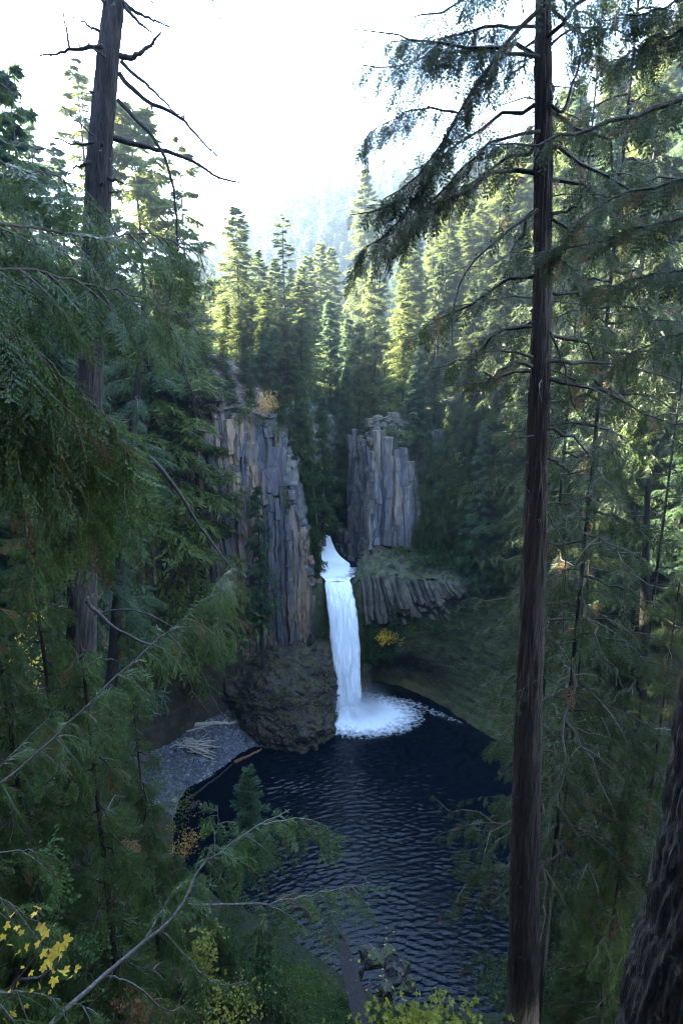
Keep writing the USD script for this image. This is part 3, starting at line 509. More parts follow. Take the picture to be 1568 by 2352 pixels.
# knoll at the foot of the cliff
def blob(c, r, sub, amp, sc, seed, ridge=0., zcut=None):
    s = trimesh.creation.icosphere(sub); v = np.array(s.vertices)
    p = v * r + c; d = amp * 2 * fb(p, sc, 5, seed) + ridge * (1 - 4 * np.abs(fb(p, np.asarray(sc) * 1.9, 4, seed + 2)))
    d = d + facet(p, (1.9, 1.9, 1.2), .32, seed + 3) + facet(p, (.75, .75, .5), .22, seed + 4)
    p = p + v * d[:, None]
    return p, np.array(s.faces)
kc = on_y(655, 1632, 94.0)
km = join([blob(kc, np.array([8.8, 8.0, 9.6]), 6, 1.5, .2, 41, .35), blob(on_y(560, 1585, 97), np.array([6, 4.5, 6.]), 5, 1.6, .3, 42, .5), blob(on_y(650, 1520, 98), np.array([8, 4.5, 3.2]), 5, 1., .3, 44, .5), blob(on_y(690, 1680, 90), np.array([5.5, 5, 6.]), 5, 1.4, .3, 45, .6), blob(on_y(740, 1570, 99), np.array([4.2, 4.5, 8.5]), 5, 1., .3, 43, .4)])
struct('rock_knoll', km, R_KNOLL, 'bulging mossy rock knoll between the gravel beach and the waterfall', smooth=True); LOFTS.append(km[0][::4])
# ------------------------------------------------------------------ plants: how they are made
_gp = np.vstack(LOFTS)
_gi = NearestNDInterpolator(_gp[:, :2], _gp[:, 2])
def ground(x, y):
    if y > 110: return float(hill_z(x, y))
    if x < lb_x(y): return float(left_z(x, y))
    if x > rb_x(y): return float(right_z(x, y))
    return float(_gi(x, y))
def tris(b, d, s, l, w):
    """leaf-sized triangles: base b, direction d, side s, length l, width w"""
    n = len(b); v = np.stack([b - s * w[:, None] * .5, b + s * w[:, None] * .5, b + d * l[:, None]], 1)
    return v.reshape(-1, 3), np.arange(3 * n).reshape(-1, 3)
def kites(b, d, s, l, w):
    n = len(b); m = b + d * (l * .45)[:, None]
    v = np.stack([b, m + s * w[:, None] * .5, b + d * l[:, None], m - s * w[:, None] * .5], 1).reshape(-1, 3); i = np.arange(n)[:, None] * 4
    return v, np.vstack([i + [0, 1, 2], i + [0, 2, 3]])
def conifer(seed, H, R, base, nb, nt, nl, leaf_l, leaf_w, droop=.25, up=.45, hang=.2, profile=.75, gaps=.0, bare=0, trunk_r=.35, top_len=.06, wob=.0, sticks=4, twist=.35):
    """returns (trunk, limbs, crown): whorled limbs carrying flat sprays of needle clumps"""
    rng = np.random.default_rng(seed)
    s = np.sort(rng.random(nb)); s = .5 * s + .5 * (np.arange(nb) + .5) / nb
    z0 = H * (base + (1 - base) * s); az = np.arange(nb) * 2.399 + rng.normal(0, .5, nb)
    L = R * (np.clip(1 - s, 0, 1) ** profile + top_len) * rng.uniform(.55, 1.12, nb) * np.clip(.55 + s * 3.2, .5, 1)
    if gaps: L = np.where(rng.random(nb) < gaps, L * .25, L)
    el = up * (s - .45) * 1.6 + rng.normal(0, .12, nb)
    dx, dy = np.cos(az), np.sin(az)
    def curve(i, t):
        l = L[i] * t
        return np.stack([dx[i] * l, dy[i] * l, z0[i] + np.tan(el[i]) * l - droop * L[i] * t ** 2 + .5 * droop * L[i] * t ** 3.5], -1)
    i = np.repeat(np.arange(nb), nt); k = np.tile(np.arange(nt), nb)
    t = np.clip(.10 + .9 * ((k + rng.random(len(k))) / nt) ** .85, 0, 1)
    p = curve(i, t); q = curve(i, np.minimum(t + .02, 1.02)); fw = nrm(q - p); sd = np.stack([-dy[i], dx[i], 0 * t], -1) * np.where(k % 2, 1, -1)[:, None]
    tl = L[i] * (.16 + .30 * np.sqrt(np.clip(1 - t, 0, 1))) * rng.uniform(.6, 1.2, len(i)) + .25 * leaf_l
    an = rng.normal(.85, .2, len(i)); td = nrm(fw * np.cos(an)[:, None] + sd * np.sin(an)[:, None] + np.array([0, 0, -1.]) * (hang * rng.uniform(.3, 1.6, len(i)))[:, None])
    j = np.repeat(np.arange(len(i)), nl); m = np.tile(np.arange(nl), len(i)); f = (m + rng.random(len(m))) / nl
    b = p[j] + td[j] * (tl[j] * f)[:, None] + np.array([0, 0, -.5]) * (hang * tl[j] * f ** 2)[:, None]
    sg = np.where(m % 2, 1, -1)[:, None]; perp = nrm(np.cross(td[j], [0, 0, 1.]))
    d = nrm(td[j] * rng.uniform(.5, 1., (len(j), 1)) + perp * sg * rng.uniform(.3, .9, (len(j), 1)) + rng.normal(0, .22, (len(j), 3)) + [0, 0, -.25 * hang])
    sv = nrm(np.cross(d, rng.normal(0, twist, (len(j), 3)) + [0, 0, 1.]))
    crown = tris(b, d, sv, leaf_l * rng.uniform(.6, 1.3, len(j)), leaf_w * rng.uniform(.6, 1.3, len(j)))
    n = 9; zz = np.linspace(0, 1, n); cx = wob * H * (np.sin(zz * 4 + seed) * zz * .03)
    trunk = tube(np.stack([cx, cx * .6, zz * H * .985], -1), trunk_r * (1 - zz) ** .8 + .012 * H / 35, 7)
    pick = np.arange(0, nb, max(1, nb // (sticks * 12))) if sticks else []
    limbs = [tube(curve(np.full(4, a), np.array([0, .3, .6, .92])), trunk_r * .17 * np.array([1, .7, .45, .15]) * (.5 + .6 * L[a] / R), 3) for a in pick]
    if bare:
        for a in range(bare):
            g, zb = rng.uniform(0, 2 * PI), H * base * rng.uniform(.3, 1.05); l = R * rng.uniform(.25, .7); o = np.array([math.cos(g), math.sin(g), 0])
            limbs.append(tube([[0, 0, zb], o * l * .5 + [0, 0, zb - .06 * l], o * l + [0, 0, zb - .3 * l]], [trunk_r * .13, trunk_r * .08, .015], 3))
    return trunk, limbs, crown
KIND = {}
def source(kind, H, tr, mats):
    c = stage.CreateClassPrim(f'/World/{kind}_source'); trunk, limbs, crown = tr
    usdkit.mesh(stage, f'/World/{kind}_source/trunk', trunk, mats[0], smooth=True)
    for k, l in enumerate(limbs[:60]): usdkit.mesh(stage, f'/World/{kind}_source/limb' + (f'_{k:03d}' if k else ''), l, mats[0])
    usdkit.mesh(stage, f'/World/{kind}_source/crown', crown, mats[1]); KIND[kind] = H
far = dict(nt=20, nl=10, leaf_l=.62, leaf_w=.19)
source('dense_fir', 36, conifer(1, 36, 6.3, .10, 190, droop=.22, up=.5, profile=.62, **far), (B_FIR, G_FIR))
source('full_fir', 36, conifer(2, 36, 6.9, .16, 170, droop=.3, up=.4, hang=.3, gaps=.1, profile=.6, **far), (B_FIR, G_FIR))
source('thin_fir', 36, conifer(3, 36, 4.8, .25, 64, droop=.15, up=.25, gaps=.3, profile=.5, bare=14, nt=22, nl=12, leaf_l=.5, leaf_w=.14), (B_FIR, G_FIR))
source('blue_fir', 36, conifer(4, 36, 6.0, .06, 150, droop=.3, up=.3, hang=.45, **far), (B_FIR, G_BLUE))
source('drooping_cedar', 30, conifer(5, 30, 5.0, .05, 130, nt=20, nl=11, leaf_l=.6, leaf_w=.18, droop=.5, up=.3, hang=1.0, twist=.9), (B_CEDAR, G_CEDAR))
source('slim_cedar', 26, conifer(6, 26, 2.9, .10, 100, nt=16, nl=11, leaf_l=.5, leaf_w=.15, droop=.4, up=.3, hang=.9, twist=.9, bare=10), (B_TWIG, G_CEDAR))
source('mid_fir', 34, conifer(7, 34, 5.6, .18, 130, nt=22, nl=13, leaf_l=.5, leaf_w=.13, droop=.32, up=.35, hang=.4, gaps=.15, bare=26), (B_FIR, G_BLUE))
source('mid_hemlock', 30, conifer(8, 30, 6.0, .06, 150, nt=22, nl=14, leaf_l=.42, leaf_w=.11, droop=.42, up=.3, hang=.55, gaps=.12, bare=12, twist=.6), (B_FIR, G_DARK))
source('mid_cedar', 28, conifer(9, 28, 5.4, .04, 140, nt=20, nl=15, leaf_l=.42, leaf_w=.12, droop=.55, up=.3, hang=1.1, twist=.9, gaps=.08), (B_CEDAR, G_CEDAR))
source('young_spruce', 9, conifer(10, 9, 2.6, .03, 90, nt=16, nl=9, leaf_l=.20, leaf_w=.06, droop=.05, up=.55, hang=.05, trunk_r=.09), (B_FIR, G_BLUE))
source('sparse_fir', 26, conifer(12, 26, 3.4, .30, 70, nt=16, nl=10, leaf_l=.45, leaf_w=.13, droop=.35, up=.1, hang=.6, gaps=.25, bare=30, trunk_r=.28), (B_FIR, G_BLUE))
source('ridge_fir', 30, conifer(11, 30, 5.5, .08, 46, nt=8, nl=5, leaf_l=1.9, leaf_w=.7, sticks=0), (B_FIR, G_FAR))
rt = np.random.default_rng(77)
def tree(kind, name, label, px, py, y, base=None, lean=(0, 0), wide=1., group=None, down=None):
    """the top of the tree stands at (px, py) at distance y; the trunk goes down to the ground there"""
    top = on_y(px, py, y); bx, by = top[0] - lean[0], y - lean[1]
    bz = ground(bx, by) - .4 if base is None else base
    h = max(top[2] - bz, 3.); k = h / KIND[kind]
    x = UsdGeom.Xform.Define(stage, numbered('/World', name))
    x.AddTranslateOp().Set(Gf.Vec3d(bx, by, bz))
    if lean != (0, 0): x.AddRotateXYZOp().Set(Gf.Vec3f(-math.degrees(math.atan2(lean[1], h)), math.degrees(math.atan2(lean[0], h)), 0))
    x.AddRotateZOp(opSuffix='turn').Set(float(rt.uniform(0, 360)))
    w = k ** .75 * wide; x.AddScaleOp().Set(Gf.Vec3f(w, w, k))
    x.GetPrim().GetReferences().AddInternalReference(f'/World/{kind}_source'); x.GetPrim().SetInstanceable(True)
    return tag(x, label, 'tree', group)

# ------------------------------------------------------------------ trees of the gorge, one by one
tree('full_fir', 'fir_tree', 'tall sunlit fir with a layered pointed top, left of the gap in the ridge', 540, 472, 118, wide=1.0)
tree('thin_fir', 'fir_tree', 'tall thin dark fir with a ragged flat top against the blue ridge', 648, 488, 114, wide=.85)
tree('dense_fir', 'fir_tree', 'yellow green fir standing just right of the tall sunlit fir', 592, 575, 127, wide=.9)
tree('full_fir', 'fir_tree', 'full green fir between the two tallest firs on the left plateau', 612, 660, 110)
tree('dense_fir', 'fir_tree', 'rounded green fir on the left plateau below the tall sunlit fir', 508, 640, 122)
tree('dense_fir', 'fir_tree', 'short dense fir at the left end of the plateau above the cliff', 462, 690, 107, wide=1.1)
tree('full_fir', 'fir_tree', 'green fir right behind the ragged thin fir', 690, 640, 122)
tree('mid_fir', 'fir_tree', 'leaning fir with a bent mossy trunk on the very edge of the left cliff', 640, 735, 103, base=on_y(572, 905, 99)[2], lean=(5.5, 0), wide=1.25)
tree('dense_fir', 'fir_tree', 'small fir hugging the edge above the bare brown slope', 520, 835, 99, base=58.5, wide=1.3)
tree('dense_fir', 'fir_tree', 'bushy little fir beside the yellow maple on the cliff top', 485, 850, 98, base=58.5, wide=1.4)
for px, py, y, w in ((560, 760, 106, 1), (600, 800, 103, 1.1), (660, 790, 106, 1.1), (545, 700, 112, 1), (690, 730, 112, 1), (575, 690, 118, 1), (660, 660, 125, 1), (470, 760, 103, 1.), (510, 770, 103, 1), (630, 600, 135, 1), (560, 620, 130, 1), (520, 700, 115, 1), (650, 720, 112, 1.1), (710, 660, 135, 1), (480, 640, 128, 1), (600, 740, 108, 1), (560, 800, 101, 1)):
    tree(['dense_fir', 'full_fir'][px % 2], 'fir_tree', 'green fir in the shaded wood on the left plateau above the cliff', px, py, y, wide=w, group='firs of the left plateau')
tree('dense_fir', 'fir_tree', 'pale sunlit spire, middle one of three in the valley notch', 735, 560, 185, wide=.9)
tree('dense_fir', 'fir_tree', 'pale sunlit spire, right one of three in the valley notch', 760, 572, 190, wide=.9)
tree('dense_fir', 'fir_tree', 'pale sunlit spire, left one of three in the valley notch', 706, 590, 180, wide=.9)
tree('blue_fir', 'dark_cedar', 'dark blue green conifer in deep shade above the mouth of the gorge', 757, 690, 140, wide=1.1)
tree('blue_fir', 'dark_cedar', 'dark conifer behind the hanging cedar at the gorge', 800, 730, 150, wide=1.)
tree('full_fir', 'fir_tree', 'fir lit bright yellow down its left side, right of the gorge', 862, 610, 138, wide=.85)
tree('full_fir', 'fir_tree', 'shorter fir standing before the brightly lit one, right of the gorge', 826, 740, 128, wide=.8)
tree('dense_fir', 'fir_tree', 'great sunlit fir rising at the foot of the right hillside', 838, 395, 215, wide=.95)
tree('slim_cedar', 'hanging_cedar', 'slim cedar with a pale bare trunk in front of the dark gorge', 741, 905, 110, base=29, wide=1.2)
tree('drooping_cedar', 'hanging_cedar', 'drooping cedar at the back of the gorge, half over its black mouth', 795, 840, 119, base=33, wide=.8)
tree('drooping_cedar', 'hanging_cedar', 'dense cedar on the right corner of the left cliff', 690, 850, 105, base=42, wide=.95)
tree('drooping_cedar', 'hanging_cedar', 'bright green cedar hanging down the gorge wall to the upper cascade', 708, 1085, 104, base=24, wide=.85)
tree('slim_cedar', 'hanging_cedar', 'narrow cedar on the cliff corner beside the yellow maple', 665, 905, 102, base=40, wide=.9)
tree('slim_cedar', 'hanging_cedar', 'lowest cedar on the gorge wall, its foot at the river', 690, 1150, 102.3, base=27, wide=.75)
tree('sparse_fir', 'cliff_fir', 'sparse fir growing in front of the left cliff with a bare pale lower trunk', 590, 1105, 93, base=on_y(585, 1565, 93)[2], wide=1.0)
tree('young_spruce', 'young_spruce', 'young blue green spruce standing before the black water of the cove', 570, 1765, 46, base=on_y(575, 2010, 46)[2], wide=1.0)
tree('young_spruce', 'young_spruce', 'small dark spruce under the fan of columns', 908, 1372, 100, base=on_y(905, 1480, 100)[2], wide=.75)
tree('young_spruce', 'young_spruce', 'little spruce on top of the knoll beside the waterfall', 712, 1455, 99, base=on_y(708, 1510, 99)[2], wide=.9)
# left hillside
for i, (px, py, y, kind, w, label) in enumerate([
    (172, 128, 86, 'thin_fir', 1.1, 'tall thin fir behind the dead trunk, its top against the white sky'), (300, 235, 88, 'full_fir', 1., 'full fir immediately right of the dead trunk'),
    (408, 300, 92, 'thin_fir', .8, 'spindly half bare fir right of the dead trunk, standing in the white sky'), (345, 400, 94, 'mid_fir', 1., 'fir between the dead trunk and the spindly fir'),
    (125, 330, 81, 'mid_fir', 1., 'fir filling the space left of the dead trunk'), (62, 250, 79, 'mid_fir', .9, 'fir near the left edge with a sunlit back'), (15, 150, 52, 'mid_fir', .9, 'fir cut by the left edge of the view'),
    (385, 520, 95, 'dense_fir', 1., 'lower dense fir on the left hillside under the spindly one'), (430, 600, 100, 'dense_fir', 1., 'last fir of the left hillside before the plateau'),
    (250, 500, 87, 'mid_fir', 1., 'dark fir directly behind the dead trunk'), (330, 700, 93, 'dense_fir', 1.1, 'broad fir above the left end of the cliff'),
    (410, 760, 99, 'dense_fir', 1.1, 'broad fir at the head of the bare slope'), (200, 700, 86, 'mid_fir', 1.1, 'shaded fir behind the lower part of the dead trunk'), (100, 640, 81, 'mid_fir', 1., 'fir behind the hanging bough on the left')]):
    tree(kind, 'fir_tree', label, px, py, y, wide=w, base=None)
# right side: on the cliff top and down the slope beside it
for i, (px, py, y, kind, w, label) in enumerate([
    (930, 690, 118, 'full_fir', .9, 'fir on the cliff top right of the gorge'), (1010, 600, 112, 'mid_hemlock', .9, 'hemlock above the right cliff, left of the main trunk'), (965, 760, 110, 'mid_fir', .8, 'fir at the edge of the right cliff top'),
    (1090, 640, 108, 'mid_hemlock', .9, 'hemlock on the slope just left of the main trunk'), (1160, 540, 106, 'mid_hemlock', 1., 'tall hemlock hidden partly by the main trunk'),
    (1115, 960, 99, 'blue_fir', .75, 'blue green drooping conifer beside the right cliff'), (1035, 1040, 104.5, 'drooping_cedar', .5, 'cedar on the ledge right of the pale columns'), (1075, 900, 104, 'drooping_cedar', .7, 'cedar right of the pale columns'),
    (1170, 1060, 97, 'drooping_cedar', .7, 'dark cedar on the rim of the mossy bowl'), (1200, 840, 98, 'mid_hemlock', 1., 'hemlock behind the main trunk'),
    (1320, 330, 96, 'mid_hemlock', 1.1, 'tall hemlock far behind the mossy limbs right of the main trunk'), (1420, 260, 92, 'mid_fir', 1.1, 'tall fir right of the main trunk, sun behind it'), (1520, 180, 84, 'mid_hemlock', 1.1, 'tall hemlock at the right edge'),
    (1365, 760, 90, 'mid_hemlock', 1., 'hemlock on the forest bank under the mossy limbs'), (1300, 960, 94, 'mid_cedar', 1., 'cedar behind the main trunk at half height'), (1480, 900, 80, 'mid_cedar', 1.1, 'cedar on the forest bank behind the slim dark trunk')]):
    tree(kind, {'mid_cedar': 'cedar_tree', 'drooping_cedar': 'cedar_tree', 'mid_hemlock': 'hemlock_tree'}.get(kind, 'fir_tree'), label, px, py, y, wide=w)
for k, (px, py, y, kd, w) in enumerate([(430, 880, 92.5, 'young_spruce', 1.), (465, 900, 94.5, 'young_spruce', 1.), (535, 875, 97, 'young_spruce', 1.1), (575, 860, 98, 'slim_cedar', 1.6), (640, 870, 100, 'slim_cedar', 1.5), (395, 940, 90.5, 'young_spruce', .8), (655, 930, 100, 'young_spruce', 1.)]):
    tree(kd, 'rim_conifer', ['young fir at the left end of the cliff rim', 'young fir at the foot of the bare slope', 'young fir on the rim over the middle of the cliff', 'small cedar on the rim left of the yellow maple', 'small cedar on the rim right of the yellow maple', 'bushy fir where the cliff rim meets the left wood', 'tuft of fir on the outer corner of the cliff rim'][k], px, py, y, base=56.5 if px < 600 else 53.5, wide=w)
tree('drooping_cedar', 'ledge_cedar', 'drooping cedar standing against the right edge of the pale columns', 985, 985, 104.6, base=29, wide=.7)
tree('mid_cedar', 'ledge_cedar', 'bushy cedar on the ledge, second right of the pale columns', 1030, 930, 103.4, base=29, wide=.75)
tree('blue_fir', 'ledge_fir', 'dark fir leaning over the crown of the right cliff', 950, 850, 108.5, base=47, wide=1.1)
tree('drooping_cedar', 'ledge_cedar', 'cedar draped over the left shoulder of the right cliff', 838, 930, 112.5, base=40, wide=.8)
tree('mid_cedar', 'ledge_cedar', 'lowest cedar on the ledge above the fan of columns', 1070, 1090, 101.5, base=28, wide=.9)
n = 0; names = {'drooping_cedar': 'slope_cedar', 'mid_cedar': 'slope_cedar', 'blue_fir': 'slope_fir'}
rs = np.random.default_rng(91)
while n < 44:
    x, y = rs.uniform(15, 48), rs.uniform(90, 110); z = ground(x, y)
    if (x < rb_x(y) - .5 if y < 110 else x < 18) or z < 26: continue
    h = rs.uniform(7, 15); tp = np.array([x, y, z + h]) - EYE; kd = ['drooping_cedar', 'mid_cedar', 'blue_fir'][n % 3]; n += 1
    tree(kd, names[kd], ['drooping', 'feathery', 'blue green'][n % 3] + ' conifer on the steep slope right of the pale columns' + (', high up' if z > 46 else ', low down'), 784 + FPX * tp[0] / (tp @ _F), 1176 - FPX * (tp @ _U) / (tp @ _F), y, base=z - .6, wide=1.35, group='conifers right of the pale columns')
# the wood goes on beyond the left edge of the view
for k in range(60):
    a = math.radians(-80 + 46 * ((k * .618) % 1)); d = 22 + 60 * (k / 60); x, y = d * math.sin(a), d * math.cos(a); z = ground(x, y) if y > 10 else 50.
    tp = np.array([x, y, 61 + d * .62 + rt.uniform(3, 10)]); u = tp - EYE
    if x > -.62 * y - 12: continue
    tree(['mid_fir', 'mid_hemlock'][k % 2], 'edge_fir', 'conifer of the wood beyond the left edge', 784 + FPX * x / (u @ _F), 1176 - FPX * (u @ _U) / (u @ _F), y, base=min(z, 61.), wide=1.2, group='conifers beyond the left edge')
# and behind the viewpoint, closing the canopy over it
for k in range(40):
    a = 2.399 * k; d = 7 + 1.0 * k; x, y = d * math.cos(a), -2 - abs(d * math.sin(a)) * .9
    if abs(x) < 5 and y > -6: y -= 6
    t = UsdGeom.Xform.Define(stage, numbered('/World', 'viewpoint_tree')); kd = ['mid_fir', 'mid_hemlock'][k % 2]; h = 30 + 8 * ((k * .618) % 1); bz = 57 - y * .3
    t.AddTranslateOp().Set(Gf.Vec3d(x, y, bz)); t.AddRotateZOp().Set(k * 77.0); t.AddScaleOp().Set(Gf.Vec3f(1.1, 1.1, h / KIND[kd]))
    t.GetPrim().GetReferences().AddInternalReference(f'/World/{kd}_source'); t.GetPrim().SetInstanceable(True); tag(t, 'conifer of the wood behind the viewpoint', 'tree', 'conifers behind the viewpoint')
# the sunlit wood on the right hillside and the woods behind the gap
rng = np.random.default_rng(19); n = 0
while n < 190:
    x, y = rng.uniform(8, 190), rng.uniform(128, 300)
    if x < 10 + (y - 120) * .12: continue
    z = ground(x, y); h = rng.uniform(24, 40); d = depth_of((x, y, z)); px = 784 + x / d * FPX
    if px > 1640: continue
    n += 1; top = np.array([x, y, z + h]); u = top - EYE; py = 1176 - FPX * (u @ _U) / (u @ _F)
    zone = ('far up valley' if y > 230 else 'half way up valley' if y > 175 else 'just beyond the gorge') + (', left of the main trunk' if px < 1160 else ', behind the main trunk' if px < 1300 else ', right of the main trunk')
    tree(['dense_fir', 'full_fir', 'blue_fir'][n % 3], 'hillside_fir', ['yellow green', 'full crowned', 'blue green'][n % 3] + ' conifer on right hillside ' + zone, px, py, y, base=z - .5, wide=rng.uniform(.8, 1.05), group='conifers of the right hillside')
n = 0
while n < 90:
    x, y = rng.uniform(-70, 30), rng.uniform(124, 260); z = ground(x, y); h = rng.uniform(18, 30) if y > 135 else rng.uniform(12, 22); d = depth_of((x, y, z)); px = 784 + x / d * FPX
    top = np.array([x, y, z + h]); u = top - EYE; py = 1176 - FPX * (u @ _U) / (u @ _F)
    if py < 600 or (500 > px): continue
    n += 1; tree(['dense_fir', 'blue_fir'][n % 2], 'valley_fir', ['green', 'blue green'][n % 2] + ' conifer behind the gorge, ' + ('deep in the gap' if y > 190 else 'half way back' if y > 150 else 'nearest the gorge') + (' on its left side' if x < -8 else ' on its right side'), px, py, y, base=z - .5, wide=.95, group='conifers of the valley floor')
n = 0
while n < 42:
    x, y = rng.uniform(-95, -34), rng.uniform(48, 135); z = ground(x, y); h = rng.uniform(22, 32); d = depth_of((x, y, z)); px = 784 + x / d * FPX
    top = np.array([x, y, z + h]); u = top - EYE; py = 1176 - FPX * (u @ _U) / (u @ _F)
    if x > lb_x(min(y, 108)) - 3 or py < 330 + max(0, px) * .75: continue
    n += 1; tree('mid_fir' if y < 84 else ['dense_fir', 'full_fir'][n % 2], 'hillside_fir', 'shaded conifer on the left hillside ' + ('behind the dead fir' if px < 260 else 'right of the dead fir') + (', far back' if y > 105 else ', level with the cliff' if y > 80 else ', nearer than the cliff'), px, py, y, base=z - .5, group='conifers of the left hillside')
n = 0
while n < 84:
    x, y = rng.uniform(24, 110), rng.uniform(40, 108); z = ground(x, y); h = rng.uniform(16, 30); d = depth_of((x, y, z)); px = 784 + x / d * FPX
    top = np.array([x, y, z + h]); u = top - EYE; py = 1176 - FPX * (u @ _U) / (u @ _F)
    if x < rb_x(y) + 1 or px > 1640 or py < 380 + (1568 - px) * .2: continue
    n += 1; tree(['mid_hemlock', 'mid_cedar', 'mid_fir'][n % 3], 'bank_hemlock', 'shaded ' + ['hemlock', 'cedar', 'fir'][n % 3] + ' on the right hillside ' + ('behind the main trunk' if px < 1300 else 'between the main trunk and the slim trunk' if px < 1470 else 'near the right edge'), px, py, y, base=z - .5, group='conifers right of the pool')
# the far wood on the blue ridge
def instancer(path, protos, T, kind='stuff'):
    """T: list of (prototype, position, 3x3 rows, scale)"""
    pi = UsdGeom.PointInstancer.Define(stage, path); rel = pi.CreatePrototypesRel()
    for i, (mesh, mat) in enumerate(protos):
        usdkit.mesh(stage, f'{path}/source_{i}', mesh, mat); rel.AddTarget(f'{path}/source_{i}')
    idx, pos, rows, sc = (np.array([t[k] for t in T]) for k in range(4))
    m = rows; w = np.sqrt(np.maximum(0, 1 + m[:, 0, 0] + m[:, 1, 1] + m[:, 2, 2])) / 2
    import scipy.spatial.transform as st
    q = st.Rotation.from_matrix(np.transpose(rows, (0, 2, 1))).as_quat()
    pi.CreateProtoIndicesAttr(Vt.IntArray.FromNumpy(idx.astype(np.int32))); pi.CreatePositionsAttr(Vt.Vec3fArray.FromNumpy(pos.astype(np.float32)))
    pi.CreateOrientationsAttr(Vt.QuathArray([Gf.Quath(float(a[3]), float(a[0]), float(a[1]), float(a[2])) for a in q]))
    sc = np.repeat(sc[:, None], 3, 1) if sc.ndim == 1 else sc
    pi.CreateScalesAttr(Vt.Vec3fArray.FromNumpy(sc.astype(np.float32)))
    if kind: pi.GetPrim().SetCustomDataByKey('kind', kind)
    return pi
rt_, rl_, rc_ = conifer(11, 30, 5.5, .08, 50, nt=8, nl=5, leaf_l=1.9, leaf_w=.7, sticks=0)
T = []
for k in range(2600):
    i, j = int(rng.integers(0, FAR.shape[0])), int(rng.integers(4, FAR.shape[1] - 12)); p = FAR[i, j] + rng.normal(0, 3, 3) * [1, 1, 0]; a = rng.uniform(0, 2 * PI)
    T.append((0, p - [0, 0, 1.5], np.array([[math.cos(a), math.sin(a), 0], [-math.sin(a), math.cos(a), 0], [0, 0, 1.]]), rng.uniform(.7, 1.25)))
tag(instancer('/World/far_wood', [(rc_, G_FAR)], T), 'far wood covering the hazy blue ridge', 'forest')
# ------------------------------------------------------------------ near things: sprays, boughs, trunks
def at(px, py, t): return EYE + ray(px, py) * t
def spray(seed, nside, nleaf, ang=50, wid=.36, ll=.075, lw=.026, droop=.25, kite=False):
    """one flat spray of unit length along +x: side branchlets carrying scale leaves or needles"""
    rng = np.random.default_rng(seed)
    t = (np.arange(2 * nside) + .8) / (2 * nside + .6); sg = np.where(np.arange(2 * nside) % 2, 1, -1)
    ln = wid * (np.clip(1 - t, 0, 1) ** .6) * np.clip(.45 + t * 2.2, .4, 1) * rng.uniform(.75, 1.15, len(t)) + .03
    an = np.radians(ang + rng.normal(0, 6, len(t))); zc = lambda q: -droop * q ** 2
    o = np.stack([t, 0 * t, zc(t)], -1); d = nrm(np.stack([np.cos(an), np.sin(an) * sg, -.25 - .5 * t * droop + rng.normal(0, .1, len(t))], -1))
    j = np.repeat(np.arange(len(t)), 2 * nleaf); m = np.tile(np.arange(2 * nleaf), len(t)); f = (m + .6) / (2 * nleaf)
    b = o[j] + d[j] * (ln[j] * f)[:, None] + np.array([0, 0, -.35]) * (ln[j] * f ** 2)[:, None] * droop
    pr = nrm(np.cross(d[j], [0, 0, 1.])) * np.where(m % 2, 1, -1)[:, None]
    dd = nrm(d[j] * .8 + pr * .62 + rng.normal(0, .16, (len(j), 3))); sv = nrm(np.cross(dd, rng.normal(0, .25, (len(j), 3)) + [0, 0, 1.]))
    l = ll * rng.uniform(.7, 1.2, len(j)) * (1 - .45 * f); w = lw * rng.uniform(.8, 1.2, len(j))
    leaves = (kites if kite else tris)(b, dd, sv, l, w)
    tip = tris(o + d * ln[:, None] * .93, d, nrm(np.cross(d, [0, 0, 1.])), np.full(len(t), ll), np.full(len(t), lw))
    stem = tube(np.stack([np.linspace(0, 1, 5), 0 * np.linspace(0, 1, 5), zc(np.linspace(0, 1, 5))], -1), [.011, .009, .007, .005, .002], 3)
    return join([leaves, tip, stem])
CED = [spray(100 + k, 7, 5, ang=42, wid=.58, ll=.10, lw=.038, droop=.25 + .2 * k) for k in range(4)]
HEM = [spray(110 + k, 7, 4, ang=56, wid=.34, ll=.12, lw=.040, droop=.35 + .15 * k) for k in range(3)]
def frame(d, n):
    x = nrm(d); z = nrm(np.asarray(n, float) - x * float(np.dot(n, x))); return np.stack([x, np.cross(z, x), z])
def frames(D, N): x = nrm(D); z = nrm(N - x * (N * x).sum(-1, keepdims=True)); return np.stack([x, np.cross(z, x), z], 1)
def dress(curve, rng, n, size, hang, side, prot, start=.15, red=0.):
    """sprays along a limb (a polyline): alternately left and right, drooping"""
    p = np.asarray(curve); s = np.concatenate([[0], np.cumsum(np.linalg.norm(np.diff(p, axis=0), axis=1))]); t = (start + (1 - start) * (np.arange(n) + rng.random(n)) / n)
    q = np.stack([np.interp(t * s[-1], s, p[:, k]) for k in range(3)], -1); g = np.gradient(p, axis=0); T = nrm(np.stack([np.interp(t * s[-1], s, g[:, k]) for k in range(3)], -1))
    L = nrm(np.cross(T, [0, 0, 1.])) * np.where(np.arange(n) % 2, 1, -1)[:, None]
    a = rng.uniform(.3, .9, (n, 1)); D = nrm(T * a + L * side * rng.uniform(.5, 1.2, (n, 1)) + np.array([0, 0, -1.]) * hang * rng.uniform(.3, 1.5, (n, 1)) + rng.normal(0, .15, (n, 3)))
    N = nrm(np.array([0, -.25, .9]) + rng.normal(0, .55, (n, 3)) + L * .5)
    Rw = frames(D, N); sz = size * rng.uniform(.6, 1.25, n) * (1.05 - .45 * t)
    pi = np.where(rng.random(n) < red, len(prot), rng.integers(0, len(prot), n))
    return [(int(pi[k]), q[k], Rw[k], sz[k]) for k in range(n)]
NEAR_N = [0]
